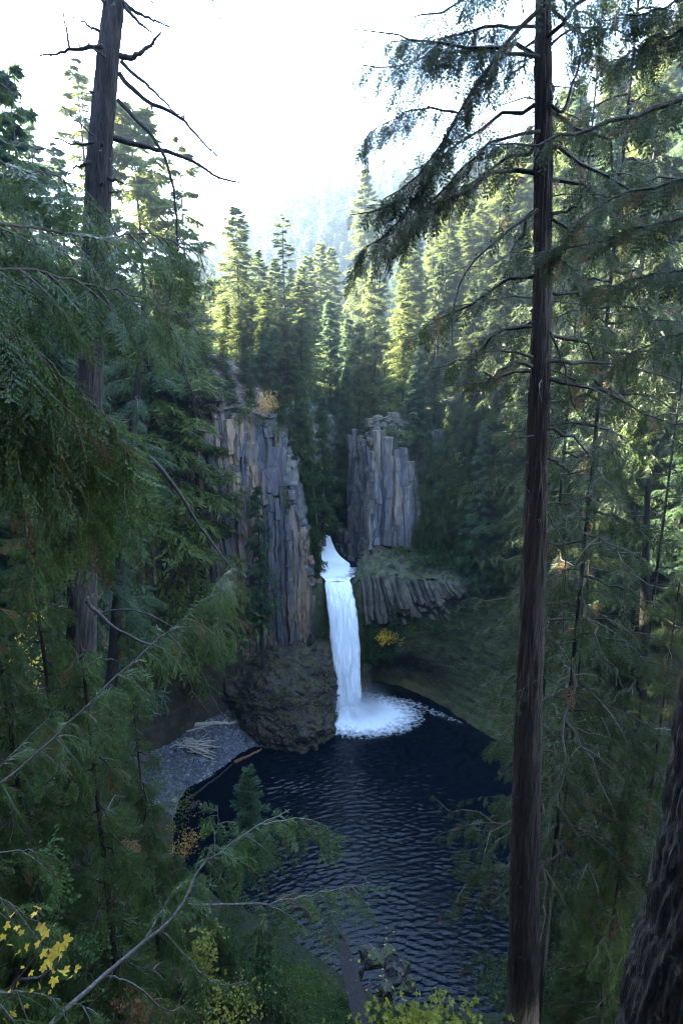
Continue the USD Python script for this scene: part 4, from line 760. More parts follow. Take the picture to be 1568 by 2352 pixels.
def near_tree(name, label, trunk, tr, R, z_lo, z_hi, nb, ns, size, prot, mats, seed, droop=.35, up=.15, hang=.7, upturn=.35, prof=.7, furrow=.0, avoid=None, extra=(), side=1., twigs=10, wood=None, red=.02, trunk_args=None, cat='tree'):
    """a whole tree near the viewer: ridged trunk, limbs as parts, crown of sprays"""
    rng = np.random.default_rng(seed); trunk = np.asarray(trunk, float); o = trunk[0]
    x = thing(name, label, cat, o)
    part(x, 'trunk', trunk_mesh(trunk, tr, *(trunk_args or (28, 90)), furrow, 3.0, seed), mats[0], smooth=True)
    zs = trunk[:, 2]; T = []; bare = []
    for k in range(nb):
        s = (k + rng.random()) / nb; z = z_lo + (z_hi - z_lo) * s; az = k * 2.399 + rng.normal(0, .4)
        if avoid is not None and avoid(z, az % (2 * PI)): continue
        c = np.array([np.interp(z, zs, trunk[:, 0]), np.interp(z, zs, trunk[:, 1]), z]); l = R * ((1 - s) ** prof + .08) * rng.uniform(.6, 1.1); h = np.array([math.cos(az), math.sin(az), 0])
        e = up * (s * 2 - .7) + rng.normal(0, .12); q = np.linspace(0, 1, 8)[:, None]
        cv = c + h * l * q + np.array([0, 0, 1.]) * (e * l * q - droop * l * q ** 2 + upturn * droop * l * q ** 4); cv[1:] += rng.normal(0, .03 * l, (7, 3))
        part(x, 'limb', tube(cv, np.linspace(.035 + .006 * l, .008, 8), 4), mats[1])
        T += dress(cv, rng, max(4, int(ns * (l / R) ** .8)), size, hang, side, prot, .12, red)
        for m in range(2):                                             # side limbs carry more sprays
            a = rng.uniform(.3, .7); p0 = cv[int(a * 7)]; sd = nrm(np.cross(h, [0, 0, 1.])) * (1 if m else -1); l2 = l * (1 - a) * .8
            c2 = p0 + (h * .7 + sd * .7) * l2 * q + np.array([0, 0, -1.]) * droop * l2 * q ** 2
            T += dress(c2, rng, max(3, int(ns * .45 * (l / R))), size * .9, hang, side, prot, .05, red)
            if rng.random() < .5: bare.append(tube(c2, np.linspace(.018, .004, 8), 3))
    for cv, w, n, sz in extra:
        cv = crooked(cv, rng, .04, 12); part(x, 'limb', tube(cv, np.linspace(w, w * .25, 12), 6), mats[1], smooth=True)
        for i in range(max(n // 5, 0)):
            u = .12 + .88 * (i + rng.random()) / (n // 5); k = min(int(u * 11), 10); g = nrm(cv[k + 1] - cv[k]); p0 = cv[k] + (cv[k + 1] - cv[k]) * (u * 11 - k); sd = nrm(np.cross(g, [0, 0, 1.])) * (1 if i % 2 else -1)
            l2 = rng.uniform(.5, 1.25) * (1.1 - .6 * u); q = np.linspace(0, 1, 6)[:, None]; c2 = p0 + (g * rng.uniform(.3, .9) + sd * rng.uniform(.2, .9) + [0, 0, rng.uniform(-.5, .15)]) * l2 * q + np.array([0, 0, -.4]) * l2 * q ** 2
            part(x, 'twig', tube(c2, np.linspace(.012, .004, 6), 3), mats[1]); T += dress(c2, rng, int(rng.integers(5, 9)), sz * .9, hang, side, prot, .0, red)
        if n: T += dress(cv, rng, n // 3, sz, hang, side, prot, .1, red)
    if bare or twigs:
        for k in range(twigs):
            z = rng.uniform(z_lo, z_hi); az = rng.uniform(0, 2 * PI); c = np.array([np.interp(z, zs, trunk[:, 0]), np.interp(z, zs, trunk[:, 1]), z]); h = np.array([math.cos(az), math.sin(az), 0]); l = R * rng.uniform(.3, .8)
            bare.append(tube(crooked([c, c + h * l * .5 - [0, 0, .06 * l], c + h * l - [0, 0, .3 * l]], rng, .05 * l, 7), np.linspace(.02, .004, 7), 3))
        part(x, 'bare_twigs', join(bare), B_TWIG, kind='stuff')
    pr = [(m, mats[2]) for m in prot] + [(prot[0], G_RED)]
    T2 = [(a, b - o, c, d) for a, b, c, d in T]
    instancer(str(x.GetPath()) + '/crown', pr, T2); NEAR_N[0] += len(T2)
    return x
def vert(px, py_top, y, base_z=None, n=6, lean=0):
    """axis of an upright trunk at distance y whose top is seen at (px, py_top)"""
    t = on_y(px, py_top, y); b = ground(t[0], y) - .5 if base_z is None else base_z
    z = np.linspace(b, t[2], n); return np.stack([t[0] - lean * (1 - (z - b) / (t[2] - b)), np.full(n, y), z], -1)
def nt(name, label, px, py, y, R, seed, kind='cedar', nb=60, ns=16, size=.72, r=.13, base=None, lean=0, **k):
    v = vert(px, py, y, base, lean=lean); h = v[-1, 2] - v[0, 2]; hang = k.pop('hang', .75)
    mats = (B_CEDAR, B_CEDAR, G_CEDAR) if kind == 'cedar' else (B_FIR, B_LIMB, G_DARK)
    lo = k.pop('lo', .02)
    return near_tree(name, label, v, np.linspace(r, .03, 6), R, v[0, 2] + lo * h, v[-1, 2], nb, ns, size, CED if kind == 'cedar' else HEM, mats, seed, hang=hang, furrow=.012, **k)
# left, below the hanging boughs
for i, a in enumerate([
    ('near_cedar', 'cedar at the left edge under the hanging bough', 55, 1140, 15, 2.6), ('near_cedar', 'broad cedar left of the dead trunk at mid height', 120, 1330, 22, 3.2), ('near_cedar', 'cedar between the dead trunk and the grey branch', 290, 1430, 30, 2.6),
    ('near_cedar', 'cedar on the bank above the gravel beach', 250, 1600, 28, 3.3), ('near_cedar', 'cedar at the left edge behind the grey branch', 20, 1560, 16, 2.8),
    ('near_cedar', 'cedar in the left foreground below the grey branch', 130, 1790, 18, 3.0), ('near_cedar', 'low cedar in front of the beach end', 330, 1800, 23, 2.3), ('near_cedar', 'cedar crowding the left edge at mid height', -20, 1380, 13, 2.4), ('near_cedar', 'drooping cedar beside the black cove', 290, 1880, 26, 3.3), ('near_cedar', 'small cedar leaning over the black cove', 400, 1960, 31, 2.6),
    ('near_cedar', 'cedar above the yellow maple leaves', 45, 2030, 14, 2.5), ('near_cedar', 'cedar under the arching lower branch', 260, 2120, 19, 2.8), ('near_cedar', 'cedar right of the arching branch, over the water', 500, 2140, 27, 2.9)]):
    nt(*a, seed=200 + i, nb=74, ns=19, base=None if a[4] > 24 else ground(on_y(a[2], a[3], a[4])[0], a[4]) - .5)
nt('near_cedar', 'feathery cedar hiding the foot of the dead fir', 185, 1480, 12.5, 2.0, 224, nb=64, ns=15)
nt('near_hemlock', 'small hemlock under the tip of the arching branch', 600, 2130, 25, 1.9, 221, 'hemlock', nb=44, ns=13)
nt('near_cedar', 'small cedar right of the young spruce at the water', 655, 2215, 31, 1.8, 222, nb=40, ns=12)
nt('near_hemlock', 'dark little hemlock at the bottom left of the round bush', 560, 2250, 20, 1.7, 223, 'hemlock', nb=40, ns=12)
nt('near_hemlock', 'dark hemlock low in the middle foreground', 420, 2260, 18, 2.4, 220, 'hemlock', nb=44, ns=13)
# right, between the main trunk and the furrowed trunk
for i, a in enumerate([
    ('near_cedar', 'cedar over the pool just right of the main trunk', 1350, 1330, 26, 2.7), ('near_cedar', 'cedar right of the main trunk, below the mossy limbs', 1370, 1130, 30, 3.6), ('near_cedar', 'cedar low on the bank right of the main trunk', 1405, 1690, 24, 2.4),
    ('near_cedar', 'cedar left of the furrowed trunk', 1470, 1640, 18, 2.7), ('near_cedar', 'cedar behind the furrowed trunk', 1560, 1340, 22, 3.2), ('near_cedar', 'lowest cedar between the two near trunks', 1370, 2010, 19, 2.3)]):
    nt(*a, seed=240 + i, nb=70, ns=18)
nt('near_hemlock', 'hemlock filling the right edge above the furrowed trunk', 1600, 600, 24, 4.2, 260, 'hemlock', nb=80, ns=18, r=.13)
nt('near_hemlock', 'hemlock with twiggy limbs behind the slim dark trunk', 1430, 560, 34, 4.2, 261, 'hemlock', nb=80, ns=18, r=.13)
nt('near_hemlock', 'tall hemlock whose high limbs fill the top right corner', 1500, -350, 19, 5.0, 263, 'hemlock', nb=110, ns=20, size=.8, r=.13, lo=.3)
nt('near_hemlock', 'hemlock showing between the main trunk and the top right corner', 1390, -60, 27, 5.0, 264, 'hemlock', nb=110, ns=20, size=.85, r=.13, lo=.15)
# main trunk: western red cedar, right of the view
mc = [(1247, -420, 26), (1247, 0, 34), (1247, 250, 38), (1246, 500, 41), (1243, 750, 44), (1235, 1000, 47), (1228, 1250, 52), (1218, 1500, 57), (1210, 1750, 62), (1205, 2000, 66), (1200, 2352, 71), (1194, 2900, 80)][::-1]
Tm = np.array([on_y(a, b, 14) for a, b, c in mc]); Rm = np.array([c / 2 / FPX * depth_of(p) for (a, b, c), p in zip(mc, Tm)])
Y = lambda pts, y: [on_y(a, b, y) for a, b in pts]
ex = [(Y([(1240, 20), (1180, 80), (1110, 170), (1050, 270), (1000, 350), (950, 410), (880, 460)], 13.2), .05, 110, .62), (Y([(1238, 130), (1150, 120), (1050, 115), (930, 140), (830, 150)], 13.5), .04, 90, .55),
      (Y([(1240, 60), (1120, 60), (1000, 90), (900, 85)], 14.5), .04, 90, .55), (Y([(1060, 260), (980, 250), (900, 270), (830, 320)], 13.3), .025, 70, .5), (Y([(1010, 345), (960, 450), (880, 540), (810, 590)], 13.2), .03, 80, .5),
      (Y([(1240, 300), (1150, 320), (1050, 400), (960, 500), (880, 560)], 13.8), .04, 90, .55), (Y([(1236, 480), (1130, 560), (1060, 640), (1035, 740), (1042, 800)], 13.5), .035, 0, .4),
      (Y([(1262, 830), (1330, 832), (1410, 832), (1480, 850), (1560, 880)], 13.6), .055, 14, .4), (Y([(1222, 820), (1180, 808), (1130, 805), (1100, 812)], 13.6), .045, 4, .3), (Y([(1222, 842), (1175, 832), (1145, 855), (1120, 875), (1060, 880)], 13.4), .05, 12, .4),
      (Y([(1258, 985), (1310, 1000), (1345, 1035), (1360, 1060)], 13.6), .045, 5, .3), (Y([(1258, 1050), (1290, 1068), (1310, 1100)], 13.5), .05, 3, .3), (Y([(1262, 760), (1300, 850), (1320, 930), (1360, 990)], 13.6), .03, 5, .4),
      (Y([(1266, 490), (1310, 480), (1340, 440), (1350, 400)], 13.8), .04, 10, .4), (Y([(1264, 240), (1290, 260), (1310, 200), (1340, 120), (1350, 60)], 13.8), .04, 24, .5), (Y([(1266, 100), (1330, 60), (1420, 70), (1500, 130)], 13.8), .03, 30, .55),
      (Y([(1258, 1180), (1300, 1290), (1290, 1440), (1265, 1560)], 13.6), .02, 8, .4), (Y([(1225, 1000), (1180, 1010), (1110, 1090), (1050, 1150)], 13.5), .02, 14, .45), (Y([(1240, 1560), (1180, 1590), (1120, 1610)], 13.6), .012, 5, .3), (Y([(1215, 1130), (1150, 1090), (1080, 1120)], 13.3), .015, 10, .4)]
near_tree('red_cedar', 'straight red brown cedar trunk running the whole height of the view on the right', Tm, Rm, 4.0, 61, 85, 90, 26, .62, HEM, (B_CEDAR, B_LIMB, G_DARK), 300, droop=.55, up=.1, hang=.9, upturn=.5, prof=.35, furrow=.045, extra=ex, twigs=26, red=.04, trunk_args=(92, 330),
          avoid=lambda z, az: (z < 68 and 3.6 < az < 5.8) or (z > 76 and 2.7 < az < 3.6))
# limbs reaching in from a tree beyond the right edge
x = thing('overhanging_limbs', 'black crooked limbs with hanging needles reaching in from the right edge', 'tree limbs', on_y(1700, 300, 11.5)); rng = np.random.default_rng(310); T = []
for pts, w, n in (([(1720, 150), (1580, 215), (1500, 250), (1420, 275), (1350, 300), (1280, 320), (1180, 340), (1130, 330), (1112, 308)], .075, 60), ([(1720, 480), (1580, 495), (1480, 520), (1380, 550), (1290, 570), (1160, 600)], .045, 70),
                  ([(1720, 330), (1560, 410), (1440, 440), (1330, 500), (1270, 620)], .04, 70), ([(1720, 640), (1580, 620), (1460, 640), (1350, 660)], .035, 60), ([(1720, 20), (1600, 60), (1500, 90), (1400, 150)], .04, 60), ([(1720, -60), (1600, -20), (1480, 30), (1380, 40)], .04, 60), ([(1720, 800), (1570, 760), (1470, 800), (1400, 850)], .03, 50)):
    cv = crooked(Y(pts, 11.5), rng, .04, 18); part(x, 'limb', tube(cv, np.linspace(w, .008, 18), 6), B_LIMB, smooth=True)
    T += dress(cv, rng, n, .55, .9, .9, HEM, .08, .05)
instancer(str(x.GetPath()) + '/foliage', [(m, G_DARK) for m in HEM] + [(HEM[0], G_RED)], [(a, b - on_y(1700, 300, 11.5), c, d) for a, b, c, d in T])
# slim dark trunk on the right, furrowed trunk in the corner
def px_trunk(name, label, pts, y, mat, args, furrow, seed, freq=3.):
    C = np.array([on_y(a, b, y) for a, b, c in pts]); r = np.array([c / 2 / FPX * depth_of(p) for (a, b, c), p in zip(pts, C)])
    x = thing(name, label, 'tree', C[-1]); part(x, 'trunk', trunk_mesh(C[::-1], r[::-1], *args, furrow, freq, seed), mat, smooth=True); return x, C, r
x, C, r = px_trunk('slim_trunk', 'slim dark trunk among the cedars on the right', [(1488, 1100, 12), (1484, 1200, 15), (1480, 1400, 21), (1470, 1600, 25), (1456, 1800, 28), (1440, 2000, 31)], 24, B_FIR, (24, 120), .02, 320)
rng = np.random.default_rng(321)
for k in range(16):
    i = rng.uniform(0, 4); c = np.array([np.interp(i, range(6), C[:, j]) for j in range(3)]); a = rng.uniform(-.6, .6) + (PI if k % 2 else 0); h = np.array([math.cos(a), math.sin(a), rng.uniform(-.1, .4)])
    part(x, 'bare_limb', tube(crooked([c, c + h * .8, c + h * 1.6 + [0, 0, -.3]], rng, .09, 8), np.linspace(.03, .005, 8), 4), B_LIMB)
px_trunk('furrowed_trunk', 'massive dark furrowed fir trunk leaning in at the lower right corner', [(1790, 900, 180), (1694, 1560, 208), (1662, 1800, 218), (1632, 2000, 228), (1576, 2352, 262), (1510, 2800, 300)], 4.6, B_BIG, (140, 330), .075, 330, 4.2)
# dead topped trunk on the left with its bare branches
dt = [(272, -260, 38), (263, 0, 44), (248, 130, 49), (238, 250, 52), (228, 370, 55), (222, 500, 56), (214, 700, 57), (205, 900, 58), (197, 1100, 60), (190, 1300, 62), (184, 1600, 66), (180, 1900, 70), (174, 2400, 78)]
x, C, r = px_trunk('dead_fir', 'tall dead fir with a bare grey trunk and crooked leafless branches against the white sky', dt, 16, B_DEAD, (80, 320), .035, 340)
rng = np.random.default_rng(341)
for pts, w in (([(276, 127), (295, 132), (320, 122), (345, 100), (369, 77)], .075), ([(283, 5), (320, 30), (350, 45), (394, 61)], .05), ([(285, 12), (315, 45), (345, 72), (352, 84)], .05), ([(278, 140), (310, 170), (350, 205), (385, 240), (410, 260), (425, 268)], .05),
               ([(274, 168), (300, 200), (345, 235), (385, 255), (420, 275), (450, 310), (508, 366)], .065), ([(270, 228), (310, 270), (345, 305), (365, 335), (378, 352), (390, 400), (400, 445), (406, 520), (408, 580), (400, 640), (412, 690)], .05),
               ([(262, 317), (300, 328), (340, 338), (375, 345), (410, 355), (450, 375), (490, 400), (547, 418)], .075), ([(236, 105), (200, 108), (160, 115), (125, 122), (88, 126)], .055), ([(237, 75), (215, 65), (180, 45), (165, 42)], .04), ([(243, 130), (215, 110), (190, 85)], .035),
               ([(160, 110), (155, 80), (148, 40), (155, -5)], .03), ([(216, 325), (170, 330), (120, 312), (90, 318)], .035), ([(215, 310), (180, 280), (140, 240)], .022), ([(208, 372), (165, 386)], .06), ([(250, 410), (290, 425)], .05), ([(250, 440), (273, 442)], .03),
               ([(350, 104), (358, 140), (376, 181)], .014), ([(420, 275), (425, 240)], .02), ([(185, 110), (175, 90), (168, 72)], .02), ([(482, -10), (497, 20), (509, 52)], .02), ([(340, -10), (365, 25), (385, 55)], .018), ([(345, 235), (352, 255)], .03), ([(490, 400), (523, 428)], .015),
               ([(205, 980), (270, 1010), (350, 1058), (420, 1145), (470, 1225), (533, 1302)], .085), ([(205, 880), (250, 1000), (260, 880), (270, 760)], .02), ([(210, 780), (260, 810), (300, 790), (370, 770)], .02), ([(380, 770), (420, 850), (450, 920), (465, 975)], .025), ([(400, 640), (385, 760), (410, 830), (440, 900), (470, 970)], .03),
               ([(205, 1010), (245, 1100), (270, 1108)], .02), ([(200, 1380), (260, 1440), (330, 1475), (420, 1500)], .06), ([(200, 1420), (300, 1400), (400, 1440), (470, 1460)], .035), ([(440, 1470), (470, 1560), (510, 1640), (560, 1690)], .022), ([(420, 1500), (450, 1600), (500, 1650)], .018)):
    y = 15.9 - rng.uniform(0, .5); cv = crooked(Y(pts, y), rng, .022, 16)
    part(x, 'branch', tube(cv, np.linspace(w, w * .22, 16), 6), B_DEAD, smooth=True)
    fine = []
    for k in range(int(rng.integers(2, 6))):
        i = int(rng.integers(5, 15)); g = nrm(cv[min(i + 1, 15)] - cv[i - 1]); h = nrm(g + rng.normal(0, .7, 3) + [0, 0, -.3]); l = rng.uniform(.1, .5)
        fine.append(tube(crooked([cv[i], cv[i] + h * l * .5, cv[i] + h * l + [0, 0, -.1 * l]], rng, .02, 6), np.linspace(w * .2 + .004, .003, 6), 3))
    part(x, 'branch_twigs', join(fine), B_DEAD, kind='stuff')
for k in range(14):
    i = rng.uniform(.8, 9); c = np.array([np.interp(i, range(13), C[:, j]) for j in range(3)]); a = rng.uniform(-2.6, -.5); h = np.array([math.cos(a), math.sin(a), 0]); rr = float(np.interp(i, range(13), r))
    part(x, 'knot', tube([c + h * rr * .8, c + h * (rr + .04), c + h * (rr + rng.uniform(.06, .14)) + [0, 0, .02]], [.05, .035, .012], 6), B_DEAD)
# second trunk on the left
x, C, r = px_trunk('second_trunk', 'dark straight trunk right of the dead fir, in front of the cliff', [(330, 700, 12), (325, 800, 15), (312, 930, 19), (290, 1130, 22), (275, 1330, 25), (262, 1500, 27), (250, 1700, 30)], 30, B_FIR, (24, 140), .02, 350)
rng = np.random.default_rng(351); T = []
for k in range(50):
    i = rng.uniform(0, 4.6); c = np.array([np.interp(i, range(7), C[:, j]) for j in range(3)]); a = k * 2.4; l = rng.uniform(1.4, 3.0); h = np.array([math.cos(a), math.sin(a), 0]); q = np.linspace(0, 1, 8)[:, None]
    cv = c + h * l * q + np.array([0, 0, 1.]) * (.12 * l * q - .38 * l * q ** 2); part(x, 'limb', tube(cv, np.linspace(.05, .008, 8), 4), B_LIMB)
    T += dress(cv, rng, int(9 * l), .85, .55, 1., HEM, .22, 0)
instancer(str(x.GetPath()) + '/crown', [(m, G_BLUE) for m in HEM], [(a, b - C[-1], c, d) for a, b, c, d in T])
# ------------------------------------------------------------------ foreground cedar boughs, every frond its own part
FR = [spray(130 + k, 9, 8, ang=40 + 3 * k, wid=.46, ll=.058, lw=.019, droop=.2 + .16 * k, kite=True) for k in range(4)]
for k, m in enumerate(FR):
    stage.CreateClassPrim(f'/World/frond_source_{k}'); usdkit.mesh(stage, f'/World/frond_source_{k}/green', m, G_NEAR); usdkit.mesh(stage, f'/World/frond_source_{k}/red', m, G_RED)
def bough(name, label, stems, seed, size=.30, twig=.7, hang=.8, step=.16, red=.02, mat=B_TWIG, cat='branch', limit=300, per=.085, flat=.4):
    rng = np.random.default_rng(seed); o = at(*stems[0][0][0]); x = thing(name, label, cat, o); path = str(x.GetPath()); T = []
    for pts, w, tw, s0 in stems:
        cv = crooked([at(*p) for p in pts], rng, .012, 22); ln = np.linalg.norm(np.diff(cv, axis=0), axis=1).sum()
        part(x, 'stem', tube(cv, np.linspace(w, w * .2, 22), 7), mat, smooth=True)
        if tw <= 0: continue
        n = max(2, int(ln * (1 - s0) / step)); q = np.linspace(0, 1, 7)[:, None]
        for k in range(n):
            i = int(np.clip(21 * (s0 + (1 - s0) * (k + rng.random()) / n), 0, 20)); t = nrm(cv[i + 1] - cv[i]); sd = nrm(np.cross(t, [0, 0, 1.])) * (1 if k % 2 else -1)
            l = tw * rng.uniform(.5, 1.1) * (1.1 - .6 * i / 21); d = nrm(t * rng.uniform(.4, .9) + sd * rng.uniform(.4, 1.) * flat * 2 + np.array([0, 0, -1.]) * hang * rng.uniform(.2, 1.))
            c2 = cv[i] + d * l * q + np.array([0, 0, -1.]) * hang * .45 * l * q ** 2
            part(x, 'twig', tube(c2, np.linspace(.007, .002, 7), 4), mat)
            T += dress(c2, rng, max(3, int(l / per)), size, hang * .6, .7, FR, .05, red)
        T += dress(cv, rng, max(4, int(ln * (1 - s0) / per * .5)), size, hang * .6, .8, FR, s0, red)
    rng.shuffle(T); rest = T[limit:]; T = T[:limit]
    if rest: instancer(path + '/foliage', [(m, G_NEAR) for m in FR] + [(FR[0], G_RED)], [(a, b - o, c, d) for a, b, c, d in rest])
    for a, b, c, d in T:
        f = UsdGeom.Mesh.Define(stage, numbered(path, 'frond')); v = int(rng.integers(0, 4))
        f.GetPrim().GetReferences().AddInternalReference(f'/World/frond_source_{v}/' + ('red' if a >= len(FR) else 'green'))
        m = np.eye(4); m[:3, :3] = c * d; m[3, :3] = b - o; f.AddTransformOp().Set(Gf.Matrix4d(*m.ravel().tolist()))
    return x
bough('hanging_bough', 'big cedar bough hanging in from the left edge, blue sheen on its top sprays', [
    ([(-160, 500, 3.4), (0, 515, 3.6), (120, 530, 3.8), (220, 545, 3.9), (330, 536, 4.1), (400, 550, 4.2), (475, 592, 4.3)], .014, .55, .1), ([(-160, 620, 3.3), (60, 620, 3.5), (200, 650, 3.7), (350, 690, 3.9), (450, 745, 4.0)], .012, .6, .1),
    ([(-160, 380, 3.6), (0, 370, 3.8), (110, 400, 4.), (190, 440, 4.1), (240, 490, 4.2)], .010, .45, .1)], 400, size=.36, hang=.75, step=.085, per=.05)
bough('drooping_bough', 'long drooping cedar bough under it, its fronds hanging straight down', [
    ([(-160, 760, 3.2), (20, 770, 3.4), (110, 830, 3.5), (180, 900, 3.6), (250, 960, 3.7), (285, 1050, 3.8)], .012, .75, .05), ([(-160, 860, 3.2), (-20, 880, 3.3), (60, 940, 3.4), (140, 1010, 3.5), (175, 1110, 3.6)], .012, .75, .05),
    ([(-160, 640, 3.2), (-60, 690, 3.25), (20, 740, 3.3), (90, 800, 3.4)], .01, .8, .05)], 401, size=.42, hang=1.35, flat=.3, step=.075, per=.05)
bough('upper_bough', 'thin cedar bough high at the left edge, blurred against the sky', [([(-160, 150, 3.4), (-60, 160, 3.5), (10, 190, 3.6), (60, 235, 3.7)], .008, .4, .1), ([(-160, 300, 3.6), (-40, 310, 3.7), (60, 330, 3.9), (120, 350, 4.)], .008, .4, .1)], 402, size=.22, hang=.6, limit=110)
bough('grey_branch', 'bare grey cedar branch slanting up from the left edge with drooping green sprays', [
    ([(-140, 1895, 5.6), (0, 1800, 5.8), (110, 1705, 6.), (250, 1570, 6.2), (340, 1490, 6.4), (420, 1420, 6.5), (480, 1370, 6.6), (540, 1345, 6.7)], .015, .6, .28), ([(-140, 1830, 5.8), (0, 1760, 5.9), (70, 1690, 6.), (130, 1625, 6.2)], .014, .6, .3), ([(340, 1490, 6.4), (420, 1440, 6.5), (490, 1440, 6.6), (545, 1410, 6.7)], .01, .5, .1),
    ([(500, 1390, 6.6), (515, 1340, 6.6), (535, 1295, 6.7)], .008, .3, .2)], 403, size=.34, hang=1.0, step=.11, per=.06)
bough('arching_branch', 'mottled grey branch arching up from the lower left over the pool with cedar sprays', [
    ([(60, 2420, 5.5), (140, 2330, 5.8), (240, 2240, 6.2), (330, 2165, 6.5), (420, 2075, 6.8), (460, 1990, 7.1), (520, 1945, 7.3), (600, 1895, 7.5), (665, 1858, 7.7)], .028, .8, .42), ([(430, 2078, 6.9), (520, 2078, 7.), (620, 2075, 7.1), (740, 2050, 7.3), (845, 2030, 7.5)], .016, .8, .3),
    ([(330, 2165, 6.5), (370, 2095, 6.7), (405, 2035, 6.9)], .014, .4, .2), ([(470, 1985, 7.1), (500, 1890, 7.2), (500, 1850, 7.3)], .010, .4, .1), ([(380, 2145, 6.6), (430, 2200, 6.8), (480, 2250, 6.9), (570, 2260, 7.1)], .014, .5, .2), ([(240, 2240, 6.2), (320, 2270, 6.4), (380, 2320, 6.5), (450, 2290, 6.8)], .013, .5, .3),
    ([(600, 1895, 7.5), (680, 1880, 7.6), (730, 1890, 7.7), (775, 1930, 7.8)], .01, .5, .05)], 404, size=.36, hang=.95, red=.05, step=.12, per=.06)
bough('low_bough', 'shaded cedar sprays along the bottom left edge', [([(-140, 2080, 4.6), (-20, 2060, 4.8), (60, 2100, 5.), (140, 2160, 5.2)], .01, .7, .05), ([(-120, 2300, 4.6), (20, 2280, 4.8), (150, 2300, 5.2), (230, 2330, 5.4)], .01, .7, .05), ([(-140, 1980, 4.8), (0, 1960, 5), (120, 1960, 5.4)], .01, .6, .05)], 405, size=.34, hang=.9, limit=220)
# ------------------------------------------------------------------ shrubs, leaves, vines
def shrub(name, label, c, r, n, leaf, mat, seed, stems=6, hang=.2, cat='shrub', group=None, clump=9, stem_mat=None, flat=0.):
    """stems from the foot, leaves gathered in clumps through the volume"""
    rng = np.random.default_rng(seed); c = np.asarray(c, float); r = np.broadcast_to(np.asarray(r, float), (3,)); foot = c - [0, 0, r[2]]
    x = thing(name, label, cat, foot, group); m = max(3, n // clump)
    u = nrm(rng.normal(0, 1, (m, 3))) * rng.uniform(.35, 1., (m, 1)) ** .6; cc = c + u * r * (1 + .35 * rng.normal(0, 1, (m, 1)))
    st = []
    for k in range(stems):
        e = cc[int(rng.integers(0, m))]; st.append(tube(crooked([foot, (foot + e) / 2 + rng.normal(0, .1, 3) * r, e], rng, .02, 7), np.linspace(.012, .004, 7) * max(1, leaf * 5), 3))
    part(x, 'stem', join(st), stem_mat or B_TWIG)
    b = np.repeat(cc, clump, 0)[:max(n, m * clump)] ; b = b + rng.normal(0, 1, b.shape) * r * .16
    d = nrm(rng.normal(0, 1, b.shape) + [0, 0, -hang]); s = nrm(np.cross(d, rng.normal(0, .6, b.shape) + [0, -.4, 1.]))
    l = leaf * rng.uniform(.6, 1.25, len(b)); part(x, 'foliage', kites(b, d, s, l, l * .72), mat, kind='stuff'); return x
def vines(name, label, pts, nor, leaf, mat, seed, cat='ground cover', lift=.25, clump=4):
    rng = np.random.default_rng(seed); n = len(pts); b = np.repeat(pts, clump, 0) + rng.normal(0, leaf * 1.1, (n * clump, 3)); N = np.repeat(nor, clump, 0); b = b + N * rng.uniform(.02, lift, (len(b), 1))
    d = nrm(rng.normal(0, .7, b.shape) + [0, 0, -.6] + N * .4); s = nrm(np.cross(d, N + rng.normal(0, .4, b.shape))); l = leaf * rng.uniform(.55, 1.3, len(b))
    return tag(usdkit.mesh(stage, numbered('/World', name), kites(b, d, s, l, l * .75), mat), label, cat, None, 'stuff')
def on_loft(mesh, nu, nv, u0, u1, v0, v1, n, seed, mask=None):
    """points and normals scattered over part of a lofted surface"""
    rng = np.random.default_rng(seed); P = np.asarray(mesh[0]).reshape(nu, nv, 3); N = grid_normals(P)
    N = np.where(((EYE - P) * N).sum(-1, keepdims=True) < 0, -N, N)
    u, v = rng.uniform(u0, u1, n), rng.uniform(v0, v1, n)
    if mask is not None:
        w = mask(u, v, rng); u, v = u[w], v[w]
    i, j = np.clip((u * (nu - 1)).astype(int), 0, nu - 2), np.clip((v * (nv - 1)).astype(int), 0, nv - 2); a, b = (u * (nu - 1) - i)[:, None], (v * (nv - 1) - j)[:, None]
    p = P[i, j] * (1 - a) * (1 - b) + P[i + 1, j] * a * (1 - b) + P[i, j + 1] * (1 - a) * b + P[i + 1, j + 1] * a * b
    return p, N[i, j]
# vines down the wall right of the fall, leafy cover on the upper bowl, moss cushions
p, n = on_loft(m_bowl, 150, 110, 0, .17, .0, .7, 2600, 1, lambda u, v, r: r.random(len(u)) < np.clip(1.2 - u * 4, .25, 1)); vines('ivy', 'dark green ivy curtain on the wall right of the waterfall', p, n, .30, G_VINE, 2)
p, n = on_loft(m_bowl, 150, 110, .22, 1., .0, .8, 6500, 3, lambda u, v, r: r.random(len(u)) < np.clip(1.15 - v * 1.5, .05, 1) * (.25 + .75 * (meshkit.fbm(np.stack([u * 25, v * 14, 0 * u], -1), 3, 3) > .5))); vines('creeping_plants', 'pale leafy plants strewn over the upper rim of the mossy bowl', p, n, .34, leaf('creeper_leaves', [(0, (.025, .036, .012)), (.5, (.055, .072, .02)), (.75, (.13, .14, .055)), (1, (.26, .25, .13))]), 4, lift=.12, clump=3)
p, n = on_loft(m_gr, 150, 110, .6, 1., .0, 1., 4200, 13, lambda u, v, r: r.random(len(u)) < np.clip((u - .58) * 5, .1, 1) * (.3 + .7 * (meshkit.fbm(np.stack([u * 20, v * 8, 0 * u], -1), 3, 5) > .46))); vines('cliff_creepers', 'dark leafy growth covering the rock right of the pale columns', p, n, .32, G_VINE, 14)
